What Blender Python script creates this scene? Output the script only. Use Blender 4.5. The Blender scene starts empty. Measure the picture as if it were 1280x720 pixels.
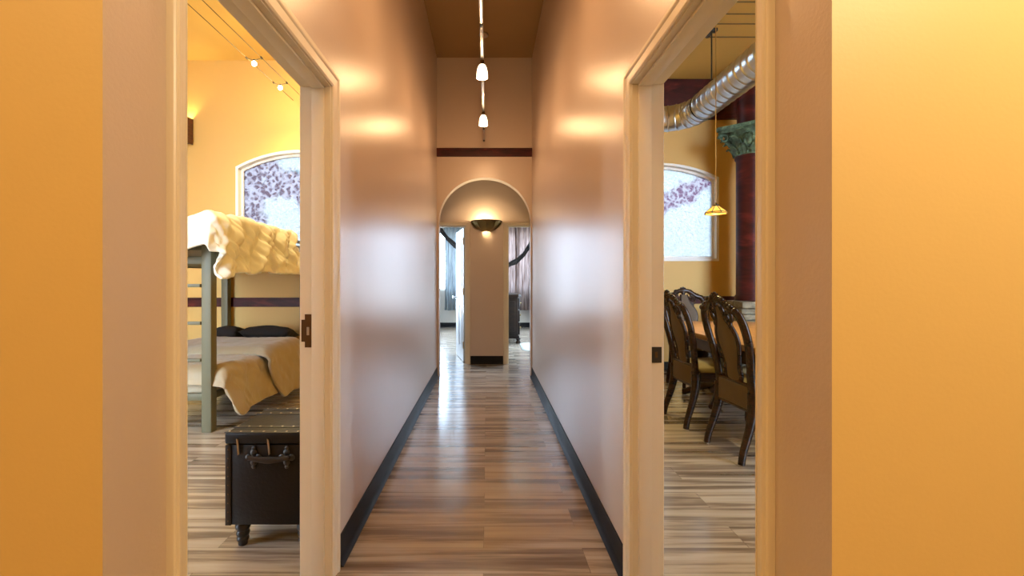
import bpy, bmesh, math, random
from mathutils import Vector, Matrix, noise
R = math.radians
SKY = 21.0
PI = math.pi
random.seed(7)
S = bpy.context.scene
COL = S.collection
F, CX, CY, HC = 569.0, 609.0, 350.0, 1.23


def P(px, py, Y):
    """photo pixel + depth -> world point"""
    return Vector(((px - CX) * Y / F, Y, HC + (CY - py) * Y / F))


# ------------------------------------------------------------------ materials
def new_mat(name):
    m = bpy.data.materials.new(name)
    m.use_nodes = True
    nt = m.node_tree
    b = nt.nodes['Principled BSDF']
    return m, nt, b


def link(nt, a, b):
    nt.links.new(a, b)


def coords(nt, scale=(1, 1, 1), kind='Object', loc=(0, 0, 0)):
    tc = nt.nodes.new('ShaderNodeTexCoord')
    mp = nt.nodes.new('ShaderNodeMapping')
    mp.inputs['Scale'].default_value = scale
    mp.inputs['Location'].default_value = loc
    link(nt, tc.outputs[kind], mp.inputs['Vector'])
    return mp.outputs['Vector']


def noise_tex(nt, vec, scale, detail=3, rough=.5, dist=0):
    n = nt.nodes.new('ShaderNodeTexNoise')
    n.inputs['Scale'].default_value = scale
    n.inputs['Detail'].default_value = detail
    n.inputs['Roughness'].default_value = rough
    n.inputs['Distortion'].default_value = dist
    link(nt, vec, n.inputs['Vector'])
    return n.outputs['Fac']


def ramp(nt, fac, stops):
    r = nt.nodes.new('ShaderNodeValToRGB')
    el = r.color_ramp.elements
    while len(el) < len(stops):
        el.new(.5)
    for e, (p, c) in zip(el, stops):
        e.position = p
        e.color = (*c, 1) if len(c) == 3 else c
    link(nt, fac, r.inputs['Fac'])
    return r.outputs['Color']


def mixc(nt, fac, a, b, mode='MIX'):
    m = nt.nodes.new('ShaderNodeMix')
    m.data_type = 'RGBA'
    m.blend_type = mode
    for s, v in ((m.inputs[0], fac), (m.inputs[6], a), (m.inputs[7], b)):
        if hasattr(v, 'node'):
            link(nt, v, s)
        elif isinstance(v, (int, float)):
            s.default_value = v
        else:
            s.default_value = (*v, 1)
    return m.outputs[2]


def math_n(nt, op, a, b=None):
    m = nt.nodes.new('ShaderNodeMath')
    m.operation = op
    for s, v in ((m.inputs[0], a), (m.inputs[1], b)):
        if v is None:
            continue
        if hasattr(v, 'node'):
            link(nt, v, s)
        else:
            s.default_value = v
    return m.outputs[0]


def bump(nt, b, height, strength=.2, dist=.01):
    n = nt.nodes.new('ShaderNodeBump')
    n.inputs['Strength'].default_value = strength
    n.inputs['Distance'].default_value = dist
    link(nt, height, n.inputs['Height'])
    link(nt, n.outputs['Normal'], b.inputs['Normal'])
    return n


def paint(name, col, rough=.5, bumpy=.12, scale=160, var=.06, spec=.5, coat=0, dist=.003):
    m, nt, b = new_mat(name)
    v = coords(nt)
    f = noise_tex(nt, v, 2.5, 4)
    c2 = tuple(max(0, x * (1 - var)) for x in col)
    c = mixc(nt, f, col, c2)
    link(nt, c, b.inputs['Base Color'])
    b.inputs['Roughness'].default_value = rough
    b.inputs['Specular IOR Level'].default_value = spec
    b.inputs['Coat Weight'].default_value = coat
    b.inputs['Coat Roughness'].default_value = .2
    if bumpy:
        bump(nt, b, noise_tex(nt, v, scale, 2), bumpy, dist)
    return m


def wood(name, c1, c2, rough=.35, scale=(2, 2, 22), spec=.5, coat=0):
    m, nt, b = new_mat(name)
    v = coords(nt, scale)
    f = noise_tex(nt, v, 3, 5, .6, .6)
    c = ramp(nt, f, [(.3, c1), (.7, c2)])
    link(nt, c, b.inputs['Base Color'])
    b.inputs['Roughness'].default_value = rough
    b.inputs['Specular IOR Level'].default_value = spec
    b.inputs['Coat Weight'].default_value = coat
    bump(nt, b, f, .1, .003)
    return m


def metal(name, col, rough=.35, var=.15):
    m, nt, b = new_mat(name)
    v = coords(nt)
    f = noise_tex(nt, v, 9, 4)
    c = mixc(nt, f, col, tuple(x * (1 - var) for x in col))
    link(nt, c, b.inputs['Base Color'])
    b.inputs['Metallic'].default_value = 1
    b.inputs['Roughness'].default_value = rough
    return m


def fabric(name, col, var=.2, weave=420, rough=.85, sheen=.25, bstr=.25):
    m, nt, b = new_mat(name)
    v = coords(nt)
    f = noise_tex(nt, v, 7, 4)
    c = mixc(nt, f, col, tuple(x * (1 - var) for x in col))
    link(nt, c, b.inputs['Base Color'])
    b.inputs['Roughness'].default_value = rough
    b.inputs['Sheen Weight'].default_value = sheen
    bump(nt, b, noise_tex(nt, v, weave, 2), bstr, .002)
    return m


def emit(name, col, strength, base=(.9, .9, .9)):
    m, nt, b = new_mat(name)
    v = coords(nt)
    f = noise_tex(nt, v, 20, 2)
    c = mixc(nt, f, col, tuple(x * .93 for x in col))
    link(nt, c, b.inputs['Emission Color'])
    b.inputs['Base Color'].default_value = (*base, 1)
    b.inputs['Emission Strength'].default_value = strength
    b.inputs['Roughness'].default_value = .3
    return m


def floor_mat():
    m, nt, b = new_mat('vinyl_planks')
    v = coords(nt)
    br = nt.nodes.new('ShaderNodeTexBrick')
    br.offset = .37
    br.inputs['Scale'].default_value = 1
    br.inputs['Brick Width'].default_value = 1.22
    br.inputs['Row Height'].default_value = .18
    br.inputs['Mortar Size'].default_value = .0012
    br.inputs['Color1'].default_value = (0, 0, 0, 1)
    br.inputs['Color2'].default_value = (1, 1, 1, 1)
    br.inputs['Mortar'].default_value = (.5, .5, .5, 1)
    mp = nt.nodes.new('ShaderNodeMapping')
    mp.inputs['Location'].default_value = (.785, .07, 0)
    link(nt, v, mp.inputs['Vector'])
    link(nt, mp.outputs['Vector'], br.inputs['Vector'])
    # per-plank shift of the grain
    sh = nt.nodes.new('ShaderNodeVectorMath')
    sh.operation = 'MULTIPLY_ADD'
    link(nt, br.outputs['Color'], sh.inputs[0])
    sh.inputs[1].default_value = (3.1, 0, 7.0)
    link(nt, v, sh.inputs[2])
    g = nt.nodes.new('ShaderNodeMapping')
    g.inputs['Scale'].default_value = (.6, 12, 1)
    link(nt, sh.outputs[0], g.inputs['Vector'])
    f1 = noise_tex(nt, g.outputs['Vector'], 1.25, 3, .5, .5)
    g2 = nt.nodes.new('ShaderNodeMapping')
    g2.inputs['Scale'].default_value = (3, 60, 1)
    link(nt, sh.outputs[0], g2.inputs['Vector'])
    f2 = noise_tex(nt, g2.outputs['Vector'], 1.6, 4, .6, .8)
    f = math_n(nt, 'ADD', math_n(nt, 'MULTIPLY', f1, .84), math_n(nt, 'MULTIPLY', f2, .16))
    c = ramp(nt, f, [(.37, (.13, .094, .066)), (.455, (.26, .195, .145)), (.53, (.52, .43, .335)), (.67, (.66, .57, .46))])
    tone = mixc(nt, .22, c, mixc(nt, br.outputs['Color'], (.16, .11, .07), (.40, .29, .2)))
    c3 = mixc(nt, math_n(nt, 'MULTIPLY', br.outputs['Fac'], .55), tone, (.05, .035, .025))
    link(nt, c3, b.inputs['Base Color'])
    b.inputs['Roughness'].default_value = .24
    b.inputs['Specular IOR Level'].default_value = 1.0
    b.inputs['Coat Weight'].default_value = .6
    b.inputs['Coat Roughness'].default_value = .18
    h = math_n(nt, 'SUBTRACT', math_n(nt, 'MULTIPLY', f2, .3), br.outputs['Fac'])
    bump(nt, b, h, .12, .002)
    return m


def pane_mat(name, mode):
    """hammered obscure glass with mauve cell pattern patches"""
    m, nt, b = new_mat(name)
    nt.nodes.remove(b)
    out = nt.nodes['Material Output']
    v = coords(nt)
    vor = nt.nodes.new('ShaderNodeTexVoronoi')
    vor.feature = 'SMOOTH_F1'
    vor.inputs['Scale'].default_value = 23
    wv = nt.nodes.new('ShaderNodeVectorMath')
    wv.operation = 'ADD'
    nz = nt.nodes.new('ShaderNodeTexNoise')
    nz.inputs['Scale'].default_value = 9
    link(nt, v, nz.inputs['Vector'])
    sc = nt.nodes.new('ShaderNodeVectorMath')
    sc.operation = 'SCALE'
    sc.inputs['Scale'].default_value = .12
    link(nt, nz.outputs['Color'], sc.inputs[0])
    link(nt, v, wv.inputs[0])
    link(nt, sc.outputs[0], wv.inputs[1])
    link(nt, wv.outputs[0], vor.inputs['Vector'])
    cell = ramp(nt, vor.outputs['Distance'], [(.27, (1, 1, 1)), (.56, (0, 0, 0))])
    # patch mask in object space (x along the wall, z up, origin at sill centre)
    sep = nt.nodes.new('ShaderNodeSeparateXYZ')
    link(nt, v, sep.inputs[0])
    x, z = sep.outputs['X'], sep.outputs['Z']
    wob = math_n(nt, 'MULTIPLY', math_n(nt, 'SUBTRACT', noise_tex(nt, v, 4, 3), .5), .5)

    def band(a, c, d, half):
        # |a*x + c*z - d| < half, soft
        e = math_n(nt, 'ADD', math_n(nt, 'MULTIPLY', x, a), math_n(nt, 'MULTIPLY', z, c))
        e = math_n(nt, 'ABSOLUTE', math_n(nt, 'ADD', math_n(nt, 'SUBTRACT', e, d), wob))
        mr = nt.nodes.new('ShaderNodeMapRange')
        mr.interpolation_type = 'SMOOTHSTEP'
        mr.inputs['From Min'].default_value = half * .55
        mr.inputs['From Max'].default_value = half * 1.3
        mr.inputs['To Min'].default_value = 1
        mr.inputs['To Max'].default_value = 0
        link(nt, e, mr.inputs['Value'])
        return mr.outputs['Result']
    if mode == 'left':
        mask = math_n(nt, 'MAXIMUM', band(1, 0, -.66, .19), band(.62, .78, .62, .17))
        mask = math_n(nt, 'MAXIMUM', mask, band(.35, -.94, -.98, .12))
        mask = math_n(nt, 'MINIMUM', mask, 1.0)
        teal = band(.3, 1, 1.02, .06)
        lo = (.20, .12, .16)
    else:
        mask = band(.5, -.87, -.62, .14)
        teal = None
        lo = (.30, .16, .24)
    fine = noise_tex(nt, v, 26, 3, .6, 1.5)
    base = ramp(nt, fine, [(.32, (.68, .71, .73)), (.5, (.92, .93, .92)), (.68, (1, .98, .95))])
    if teal is not None:
        base = mixc(nt, teal, base, (.30, .56, .58))
    dark = mixc(nt, cell, (.72, .62, .68), lo)
    k = 2.0 / SKY      # deeply obscured glass: lets only a little of the sky through
    colr = mixc(nt, 1.0, mixc(nt, mask, base, dark), (k, k, k), 'MULTIPLY')
    bp = nt.nodes.new('ShaderNodeBump')
    bp.inputs['Strength'].default_value = .6
    bp.inputs['Distance'].default_value = .02
    link(nt, math_n(nt, 'ADD', math_n(nt, 'MULTIPLY', cell, .5), fine), bp.inputs['Height'])
    tr = nt.nodes.new('ShaderNodeBsdfTranslucent')
    rf = nt.nodes.new('ShaderNodeBsdfRefraction')
    rf.inputs['IOR'].default_value = 1.2
    rf.inputs['Roughness'].default_value = .15
    gl = nt.nodes.new('ShaderNodeBsdfGlossy')
    gl.inputs['Roughness'].default_value = .15
    for n in (tr, rf, gl):
        link(nt, bp.outputs['Normal'], n.inputs['Normal'])
    link(nt, colr, tr.inputs['Color'])
    link(nt, colr, rf.inputs['Color'])
    m1 = nt.nodes.new('ShaderNodeMixShader')
    m1.inputs[0].default_value = .35
    link(nt, tr.outputs[0], m1.inputs[1])
    link(nt, rf.outputs[0], m1.inputs[2])
    m2 = nt.nodes.new('ShaderNodeMixShader')
    m2.inputs[0].default_value = .05
    link(nt, m1.outputs[0], m2.inputs[1])
    link(nt, gl.outputs[0], m2.inputs[2])
    link(nt, m2.outputs[0], out.inputs['Surface'])
    return m


def clear_pane():
    m, nt, b = new_mat('clear_glass')
    nt.nodes.remove(b)
    out = nt.nodes['Material Output']
    v = coords(nt)
    t = nt.nodes.new('ShaderNodeBsdfTransparent')
    link(nt, ramp(nt, noise_tex(nt, v, 3), [(0, (.93, .95, .96)), (1, (.97, .98, 1))]), t.inputs['Color'])
    g = nt.nodes.new('ShaderNodeBsdfGlossy')
    g.inputs['Roughness'].default_value = .03
    mx = nt.nodes.new('ShaderNodeMixShader')
    mx.inputs[0].default_value = .06
    link(nt, t.outputs[0], mx.inputs[1])
    link(nt, g.outputs[0], mx.inputs[2])
    link(nt, mx.outputs[0], out.inputs['Surface'])
    return m


def curtain_mat(name, c1, c2, trans):
    m, nt, b = new_mat(name)
    nt.nodes.remove(b)
    out = nt.nodes['Material Output']
    v = coords(nt, (14, 14, 1.2))
    c = ramp(nt, noise_tex(nt, v, 1.6, 4, .6), [(.3, c1), (.7, c2)])
    d = nt.nodes.new('ShaderNodeBsdfDiffuse')
    t = nt.nodes.new('ShaderNodeBsdfTranslucent')
    link(nt, c, d.inputs['Color'])
    link(nt, c, t.inputs['Color'])
    mx = nt.nodes.new('ShaderNodeMixShader')
    mx.inputs[0].default_value = trans
    link(nt, d.outputs[0], mx.inputs[1])
    link(nt, t.outputs[0], mx.inputs[2])
    link(nt, mx.outputs[0], out.inputs['Surface'])
    return m


def red_wood(name):
    m, nt, b = new_mat(name)
    f = noise_tex(nt, coords(nt, (1.2, 1, 3)), 3, 4, .55, .8)
    link(nt, ramp(nt, f, [(.35, (.030, .004, .004)), (.55, (.065, .008, .007)), (.72, (.13, .018, .013))]), b.inputs['Base Color'])
    b.inputs['Roughness'].default_value = .45
    b.inputs['Specular IOR Level'].default_value = .25
    return m


def patina():
    m, nt, b = new_mat('green_patina')
    f = noise_tex(nt, coords(nt), 14, 5, .65)
    link(nt, ramp(nt, f, [(.35, (.025, .04, .027)), (.55, (.085, .15, .095)), (.75, (.24, .36, .23))]), b.inputs['Base Color'])
    b.inputs['Roughness'].default_value = .7
    bump(nt, b, f, .6, .02)
    return m


def stone_mat():
    m, nt, b = new_mat('stacked_stone')
    f = noise_tex(nt, coords(nt), 9, 5, .65)
    link(nt, ramp(nt, f, [(.3, (.11, .09, .06)), (.7, (.34, .28, .19))]), b.inputs['Base Color'])
    b.inputs['Roughness'].default_value = .9
    bump(nt, b, noise_tex(nt, coords(nt), 40, 5), .6, .01)
    return m


def amber_glass():
    m, nt, b = new_mat('amber_glass')
    f = noise_tex(nt, coords(nt), 30, 3)
    c = ramp(nt, f, [(.3, (.9, .42, .05)), (.7, (1, .62, .13))])
    link(nt, c, b.inputs['Base Color'])
    link(nt, c, b.inputs['Emission Color'])
    b.inputs['Emission Strength'].default_value = .75
    b.inputs['Roughness'].default_value = .2
    return m


M = {}
M['hall'] = paint('hall_taupe_paint', (.62, .49, .39), .32, .12, 130, .05, .85, 0, .004)
M['yellow'] = paint('mustard_paint', (.70, .435, .13), .55, .10)
M['gold'] = paint('golden_paint', (.80, .575, .22), .5, .07, 130)
M['farwall'] = paint('pale_wall_paint', (.52, .50, .47), .6, .1)
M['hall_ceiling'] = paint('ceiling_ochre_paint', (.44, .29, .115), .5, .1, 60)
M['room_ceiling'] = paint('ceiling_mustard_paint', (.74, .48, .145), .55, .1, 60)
M['white'] = paint('white_trim_paint', (.80, .70, .54), .34, 0)
M['frame_white'] = paint('window_frame_paint', (.88, .86, .83), .4, .03, 60)
M['base'] = paint('black_rubber_base', (.013, .013, .015), .55, .05, 90, .06, .15)
M['floor'] = floor_mat()
M['red'] = red_wood('dark_red_wood')
M['pane_left'] = pane_mat('obscure_glass_mauve_arch', 'left')
M['pane_right'] = pane_mat('obscure_glass_pink_band', 'right')
M['clear'] = clear_pane()
M['curtain_grey'] = curtain_mat('grey_sheer', (.13, .155, .175), (.34, .39, .42), .3)
M['curtain_rose'] = curtain_mat('rose_brown_drape', (.08, .045, .035), (.42, .33, .31), .45)
M['swag'] = fabric('black_brown_swag', (.012, .010, .011), .3, 200, .8, 0)
M['bed_metal'] = paint('olive_grey_metal', (.165, .15, .09), .42, .03, 50, .1, .25)
M['sheet'] = fabric('sheet_beige', (.62, .5, .33), .1)
M['cream'] = fabric('cream_comforter', (.86, .80, .66), .06, 300, .6, .3, .12)
M['tan'] = fabric('tan_comforter', (.40, .305, .18), .14, 300, .65, .3, .12)
M['dark_cloth'] = fabric('dark_pillow_cloth', (.014, .010, .009), .2, 420, .9, 0)
M['leather'] = paint('dark_brown_leather', (.006, .004, .0035), .42, .35, 70, .4, .3)
M['leather_trim'] = paint('worn_leather_strip', (.018, .012, .009), .4, .3, 60, .4, .4)
M['stud'] = metal('nickel_stud', (.50, .44, .34), .35)
M['bronze'] = metal('dark_bronze', (.14, .085, .045), .45)
M['black_metal'] = paint('black_metal', (.018, .016, .015), .4, .05, 60)
M['rail'] = metal('satin_nickel_rail', (.72, .68, .62), .3)
M['black'] = paint('black_enamel', (.012, .012, .012), .4, 0)
M['shade'] = emit('frosted_lamp_glass', (1, .80, .50), 4)
M['bulb'] = emit('halogen_bulb', (1, .80, .45), 60)
M['brass'] = metal('aged_brass', (.34, .24, .09), .32, .4)
M['duct'] = metal('galvanised_duct', (.60, .62, .65), .30, .12)
M['chair_wood'] = wood('carved_walnut', (.012, .0045, .002), (.045, .017, .007), .27, (3, 3, 20), .35, 0)
M['chair_panel'] = fabric('chair_back_leather', (.115, .068, .028), .3, 120, .6, 0)
M['seat_fab'] = fabric('seat_damask', (.52, .41, .19), .45, 60, .6)
M['table_wood'] = wood('honey_table_top', (.36, .165, .045), (.54, .29, .09), .38, (14, 2, 2), .4, 0)
M['patina'] = patina()
M['stone'] = stone_mat()
M['amber'] = amber_glass()
M['lead'] = metal('lead_came', (.10, .075, .05), .5)
M['dresser'] = wood('espresso_wood', (.008, .005, .004), (.022, .013, .010), .4, (2, 2, 14), .2)
M['door_white'] = paint('door_paint', (.46, .45, .46), .35, .03, 60)
M['chrome'] = metal('satin_chrome', (.7, .7, .7), .2)
M['hinge'] = metal('brass_hinge', (.5, .32, .12), .4)
M['rug'] = fabric('pale_rug', (.55, .60, .56), .2, 120, .95, .4, .6)
M['rug_edge'] = fabric('rug_border', (.30, .34, .33), .2, 120, .95, .4, .6)
M['sconce_wood'] = wood('dark_cherry', (.05, .012, .008), (.12, .03, .018), .35)
M['cable'] = paint('dark_cable', (.10, .065, .025), .5, 0)
M['cord_gold'] = metal('brass_cord', (.55, .38, .16), .45)


# ------------------------------------------------------------------ mesh builder
class MB:
    def __init__(self):
        self.bm = bmesh.new()

    def box(self, x0, x1, y0, y1, z0, z1, bev=0, seg=2, mi=0):
        bm = self.bm
        r = bmesh.ops.create_cube(bm, size=1)
        vs = r['verts']
        for v in vs:
            v.co = Vector((x0 + (v.co.x + .5) * (x1 - x0), y0 + (v.co.y + .5) * (y1 - y0), z0 + (v.co.z + .5) * (z1 - z0)))
        fs = list({f for v in vs for f in v.link_faces})
        for f in fs:
            f.material_index = mi
        if bev:
            es = list({e for v in vs for e in v.link_edges})
            bmesh.ops.bevel(bm, geom=es, offset=bev, segments=seg, affect='EDGES', profile=.5)
        return fs

    def bar(self, a, b, w, d, bev=0, up=Vector((0, 0, 1))):
        """rectangular bar between two points"""
        a, b = Vector(a), Vector(b)
        L = (b - a).length
        z = (b - a).normalized()
        x = up.cross(z)
        if x.length < 1e-4:
            x = Vector((1, 0, 0))
        x.normalize()
        y = z.cross(x)
        mat = Matrix((x, y, z)).transposed().to_4x4()
        mat.translation = (a + b) / 2
        r = bmesh.ops.create_cube(self.bm, size=1)
        vs = r['verts']
        for v in vs:
            v.co = mat @ Vector((v.co.x * w, v.co.y * d, v.co.z * L))
        if bev:
            es = list({e for v in vs for e in v.link_edges})
            bmesh.ops.bevel(self.bm, geom=es, offset=bev, segments=2, affect='EDGES', profile=.5)

    def tube(self, pts, rad, n=10, flat=1.0, cap=True, side=None, closed=False):
        """swept tube; flat squashes the section across `side`"""
        bm = self.bm
        pts = [Vector(p) for p in pts]
        m = len(pts)
        if not hasattr(rad, '__len__'):
            rad = [rad] * m
        rings = []
        prev = None
        for i, p in enumerate(pts):
            if closed:
                t = pts[(i + 1) % m] - pts[i - 1]
            else:
                t = pts[min(i + 1, m - 1)] - pts[max(i - 1, 0)]
            t.normalize()
            if side is not None:
                s = Vector(side)
                x = s - t * s.dot(t)
            elif prev is None:
                a = Vector((0, 0, 1)) if abs(t.z) < .9 else Vector((1, 0, 0))
                x = a - t * a.dot(t)
            else:
                x = prev - t * prev.dot(t)
            x.normalize()
            prev = x
            y = t.cross(x)
            ring = []
            for k in range(n):
                a = 2 * PI * k / n
                ring.append(bm.verts.new(p + x * (math.cos(a) * rad[i] * flat) + y * (math.sin(a) * rad[i])))
            rings.append(ring)
        rng = range(m if closed else m - 1)
        for i in rng:
            A, B = rings[i], rings[(i + 1) % m]
            for k in range(n):
                bm.faces.new((A[k], A[(k + 1) % n], B[(k + 1) % n], B[k]))
        if cap and not closed:
            bm.faces.new(rings[0][::-1])
            bm.faces.new(rings[-1])

    def lathe(self, prof, n=24, c=(0, 0, 0), a0=0, a1=2 * PI, sq=None):
        """profile [(r, z)] about the z axis through c"""
        bm = self.bm
        c = Vector(c)
        full = abs(a1 - a0 - 2 * PI) < 1e-6
        cnt = n if full else n + 1
        rings = []
        for r, z in prof:
            ring = []
            for k in range(cnt):
                a = a0 + (a1 - a0) * k / n
                q = r * (sq(a) if sq else 1)
                ring.append(bm.verts.new(c + Vector((math.cos(a) * q, math.sin(a) * q, z))))
            rings.append(ring)
        for i in range(len(rings) - 1):
            A, B = rings[i], rings[i + 1]
            for k in range(n if full else n):
                k2 = (k + 1) % cnt
                try:
                    bm.faces.new((A[k], A[k2], B[k2], B[k]))
                except ValueError:
                    pass

    def prism(self, poly, axis, a, b, mi=0):
        """polygon [(u,v)] extruded along axis from a to b.  axis x: (y,z); y: (x,z); z: (x,y)"""
        bm = self.bm

        def mk(u, v, w):
            return {'x': (w, u, v), 'y': (u, w, v), 'z': (u, v, w)}[axis]
        A = [bm.verts.new(mk(u, v, a)) for u, v in poly]
        B = [bm.verts.new(mk(u, v, b)) for u, v in poly]
        fs = [bm.faces.new(A), bm.faces.new(B[::-1])]
        n = len(poly)
        for i in range(n):
            fs.append(bm.faces.new((A[i], B[i], B[(i + 1) % n], A[(i + 1) % n])))
        for f in fs:
            f.material_index = mi
        return fs

    def grid(self, fn, nu, nv):
        bm = self.bm
        V = [[bm.verts.new(fn(i / nu, j / nv)) for j in range(nv + 1)] for i in range(nu + 1)]
        for i in range(nu):
            for j in range(nv):
                bm.faces.new((V[i][j], V[i + 1][j], V[i + 1][j + 1], V[i][j + 1]))

    def ball(self, c, r, seg=12, sc=(1, 1, 1)):
        q = bmesh.ops.create_uvsphere(self.bm, u_segments=seg, v_segments=max(6, seg // 2), radius=1)
        for v in q['verts']:
            v.co = Vector(c) + Vector((v.co.x * r * sc[0], v.co.y * r * sc[1], v.co.z * r * sc[2]))

    def build(self, name, mats, parent=None, smooth=False, angle=40, fixn=True):
        bm = self.bm
        if fixn:
            bmesh.ops.recalc_face_normals(bm, faces=bm.faces[:])
        if parent is not None:
            off = world_loc(parent)
            for v in bm.verts:
                v.co -= off
        me = bpy.data.meshes.new(name)
        bm.to_mesh(me)
        bm.free()
        if not isinstance(mats, (list, tuple)):
            mats = [mats]
        for m in mats:
            me.materials.append(m)
        if smooth:
            for p in me.polygons:
                p.use_smooth = True
            me.set_sharp_from_angle(angle=R(angle))
        o = bpy.data.objects.new(name, me)
        COL.objects.link(o)
        if parent is not None:
            o.parent = parent
        return o


def world_loc(o):
    v = Vector((0, 0, 0))
    while o is not None:
        v += o.location
        o = o.parent
    return v


def tag(o, label=None, cat=None, group=None, kind=None):
    if label:
        o['label'] = label
    if cat:
        o['category'] = cat
    if group:
        o['group'] = group
    if kind:
        o['kind'] = kind
    return o


def thing(name, loc, label, cat, group=None):
    o = bpy.data.objects.new(name, None)
    o.empty_display_size = .1
    o.location = loc
    COL.objects.link(o)
    return tag(o, label, cat, group)


def struct(name, mb, mats, label, cat=None, parent=None, smooth=False, **k):
    o = mb.build(name, mats, parent, smooth, **k)
    if parent is None:
        tag(o, label, cat or name.split('_')[0], None, 'structure')
    return o


def center_origin(o, p):
    p = Vector(p)
    for v in o.data.vertices:
        v.co -= p
    o.location = p
    return o


def copy_tree(o, parent=None):
    c = o.copy()
    COL.objects.link(c)
    if parent is not None:
        c.parent = parent
    for ch in [x for x in bpy.data.objects if x.parent == o]:
        copy_tree(ch, c)
    return c


# ------------------------------------------------------------------ key dimensions
XL, XR = -.642, .571            # hall wall faces
TW = .115                       # wall thickness
YF = .76                        # front faces of the walls by the camera
YE = 5.80                       # end wall with the arch
YB = 6.67                       # wall with the two far doors
YW = 11.9                       # far window wall
L0, L1, LH = .964, 1.86, 2.02   # left doorway
R0, R1, RH = .956, 1.79, 2.00   # right doorway
YLR, YRR = 5.7, 6.2             # back walls of side rooms
ZH, ZL, ZR = 4.064, 3.98, 3.95  # ceilings
Zc = 4.3


def paint_faces(o, rules, default=0):
    for p in o.data.polygons:
        p.material_index = default
        for fn, mi in rules:
            if fn(p.normal, p.center):
                p.material_index = mi
                break


# ------------------------------------------------------------------ floor, ceilings
b = MB()
b.box(-5.2, 5.2, -3.6, 12.1, -.1, 0)
struct('floor', b, M['floor'], 'striped brown wood plank vinyl floor', 'floor')

b = MB()
b.box(XL, XR, YF + .12, YE + .02, ZH, ZH + .1)
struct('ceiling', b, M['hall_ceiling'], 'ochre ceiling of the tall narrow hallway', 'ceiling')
b = MB()
b.box(-4.6, XL - TW, YF + .12, YLR + .02, ZL, ZL + .1)
struct('ceiling', b, M['room_ceiling'], 'yellow ceiling of the bunk room', 'ceiling')
b = MB()
b.box(XR + TW, 4.6, YF + .12, YRR + .02, ZR, ZR + .1)
struct('ceiling', b, M['room_ceiling'], 'mustard ceiling of the dining room', 'ceiling')
b = MB()
b.box(-1.5, 1.5, YE + .14, YW + .1, 2.78, 2.88)
struct('ceiling', b, M['farwall'], 'low ceiling beyond the arch', 'ceiling')
b = MB()
b.box(-3.1, 3.1, -3.2, YF + .12, 4.3, 4.4)
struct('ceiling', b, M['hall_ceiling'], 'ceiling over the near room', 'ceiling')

# ------------------------------------------------------------------ hall side walls with doorways
def side_wall(name, x0, x1, y0, y1, o0, o1, oh, top, label, hall_pos):
    b = MB()
    b.box(x0, x1, y0, o0, 0, top)
    b.box(x0, x1, o1, y1, 0, top)
    b.box(x0, x1, o0, o1, oh, top)
    bmesh.ops.remove_doubles(b.bm, verts=b.bm.verts[:], dist=1e-5)
    o = struct(name, b, [M['hall'], M['yellow'], M['gold']], label, 'wall')
    paint_faces(o, [(lambda n, c: n.y < -.5 and c.y < y0 + .01, 2), (lambda n, c: n.x * hall_pos < -.5, 1)])
    return o


side_wall('wall_left', XL - TW, XL, YF, YE + .14, L0 - .02, L1 + .02, LH + .02, Zc, 'glossy taupe wall on the left of the hallway', 1)
side_wall('wall_right', XR, XR + TW, YF - .006, YE + .14, R0 - .02, R1 + .02, RH + .02, Zc, 'glossy taupe wall on the right of the hallway', -1)

# front walls facing the camera
b = MB()
b.box(-3.1, XL - TW, YF, YF + .12, 0, Zc + .05)
o = struct('wall_front_left', b, [M['gold'], M['yellow']], 'orange wall facing the camera left of the hallway', 'wall')
paint_faces(o, [(lambda n, c: n.y > .5, 1)])
b = MB()
b.box(XR + TW, 3.1, YF - .006, YF + .12, 0, Zc + .05)
o = struct('wall_front_right', b, [M['gold'], M['yellow']], 'pale golden wall facing the camera right of the hallway', 'wall')
paint_faces(o, [(lambda n, c: n.y > .5, 1)])
# header above the mouth of the hall
b = MB()
b.box(XL, XR, YF, YF + .12, 3.9, Zc + .05)
struct('wall_front_header', b, M['hall'], 'header over the mouth of the hallway', 'wall')
# near room shell
b = MB()
b.box(-3.2, -3.1, -3.2, YF + .12, 0, Zc + .05)
struct('wall_near_left', b, M['gold'], 'golden side wall of the near room, left', 'wall')
b = MB()
b.box(3.1, 3.2, -3.2, YF + .12, 0, Zc + .05)
struct('wall_near_right', b, M['gold'], 'golden side wall of the near room, right', 'wall')
b = MB()
b.box(-3.2, 3.2, -3.3, -3.2, 0, Zc + .05)
struct('wall_near_back', b, M['gold'], 'golden wall behind the camera', 'wall')

# ------------------------------------------------------------------ arch wall
ACX, AA, AB, ASP = -.03, .585, .55, 1.985
N = 40
b = MB()
bm = b.bm
edge = [(ACX - AA, 0.0)] + [(ACX + AA * math.cos(PI - PI * i / N), ASP + AB * math.sin(PI - PI * i / N)) for i in range(N + 1)] + [(ACX + AA, 0.0)]
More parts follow.
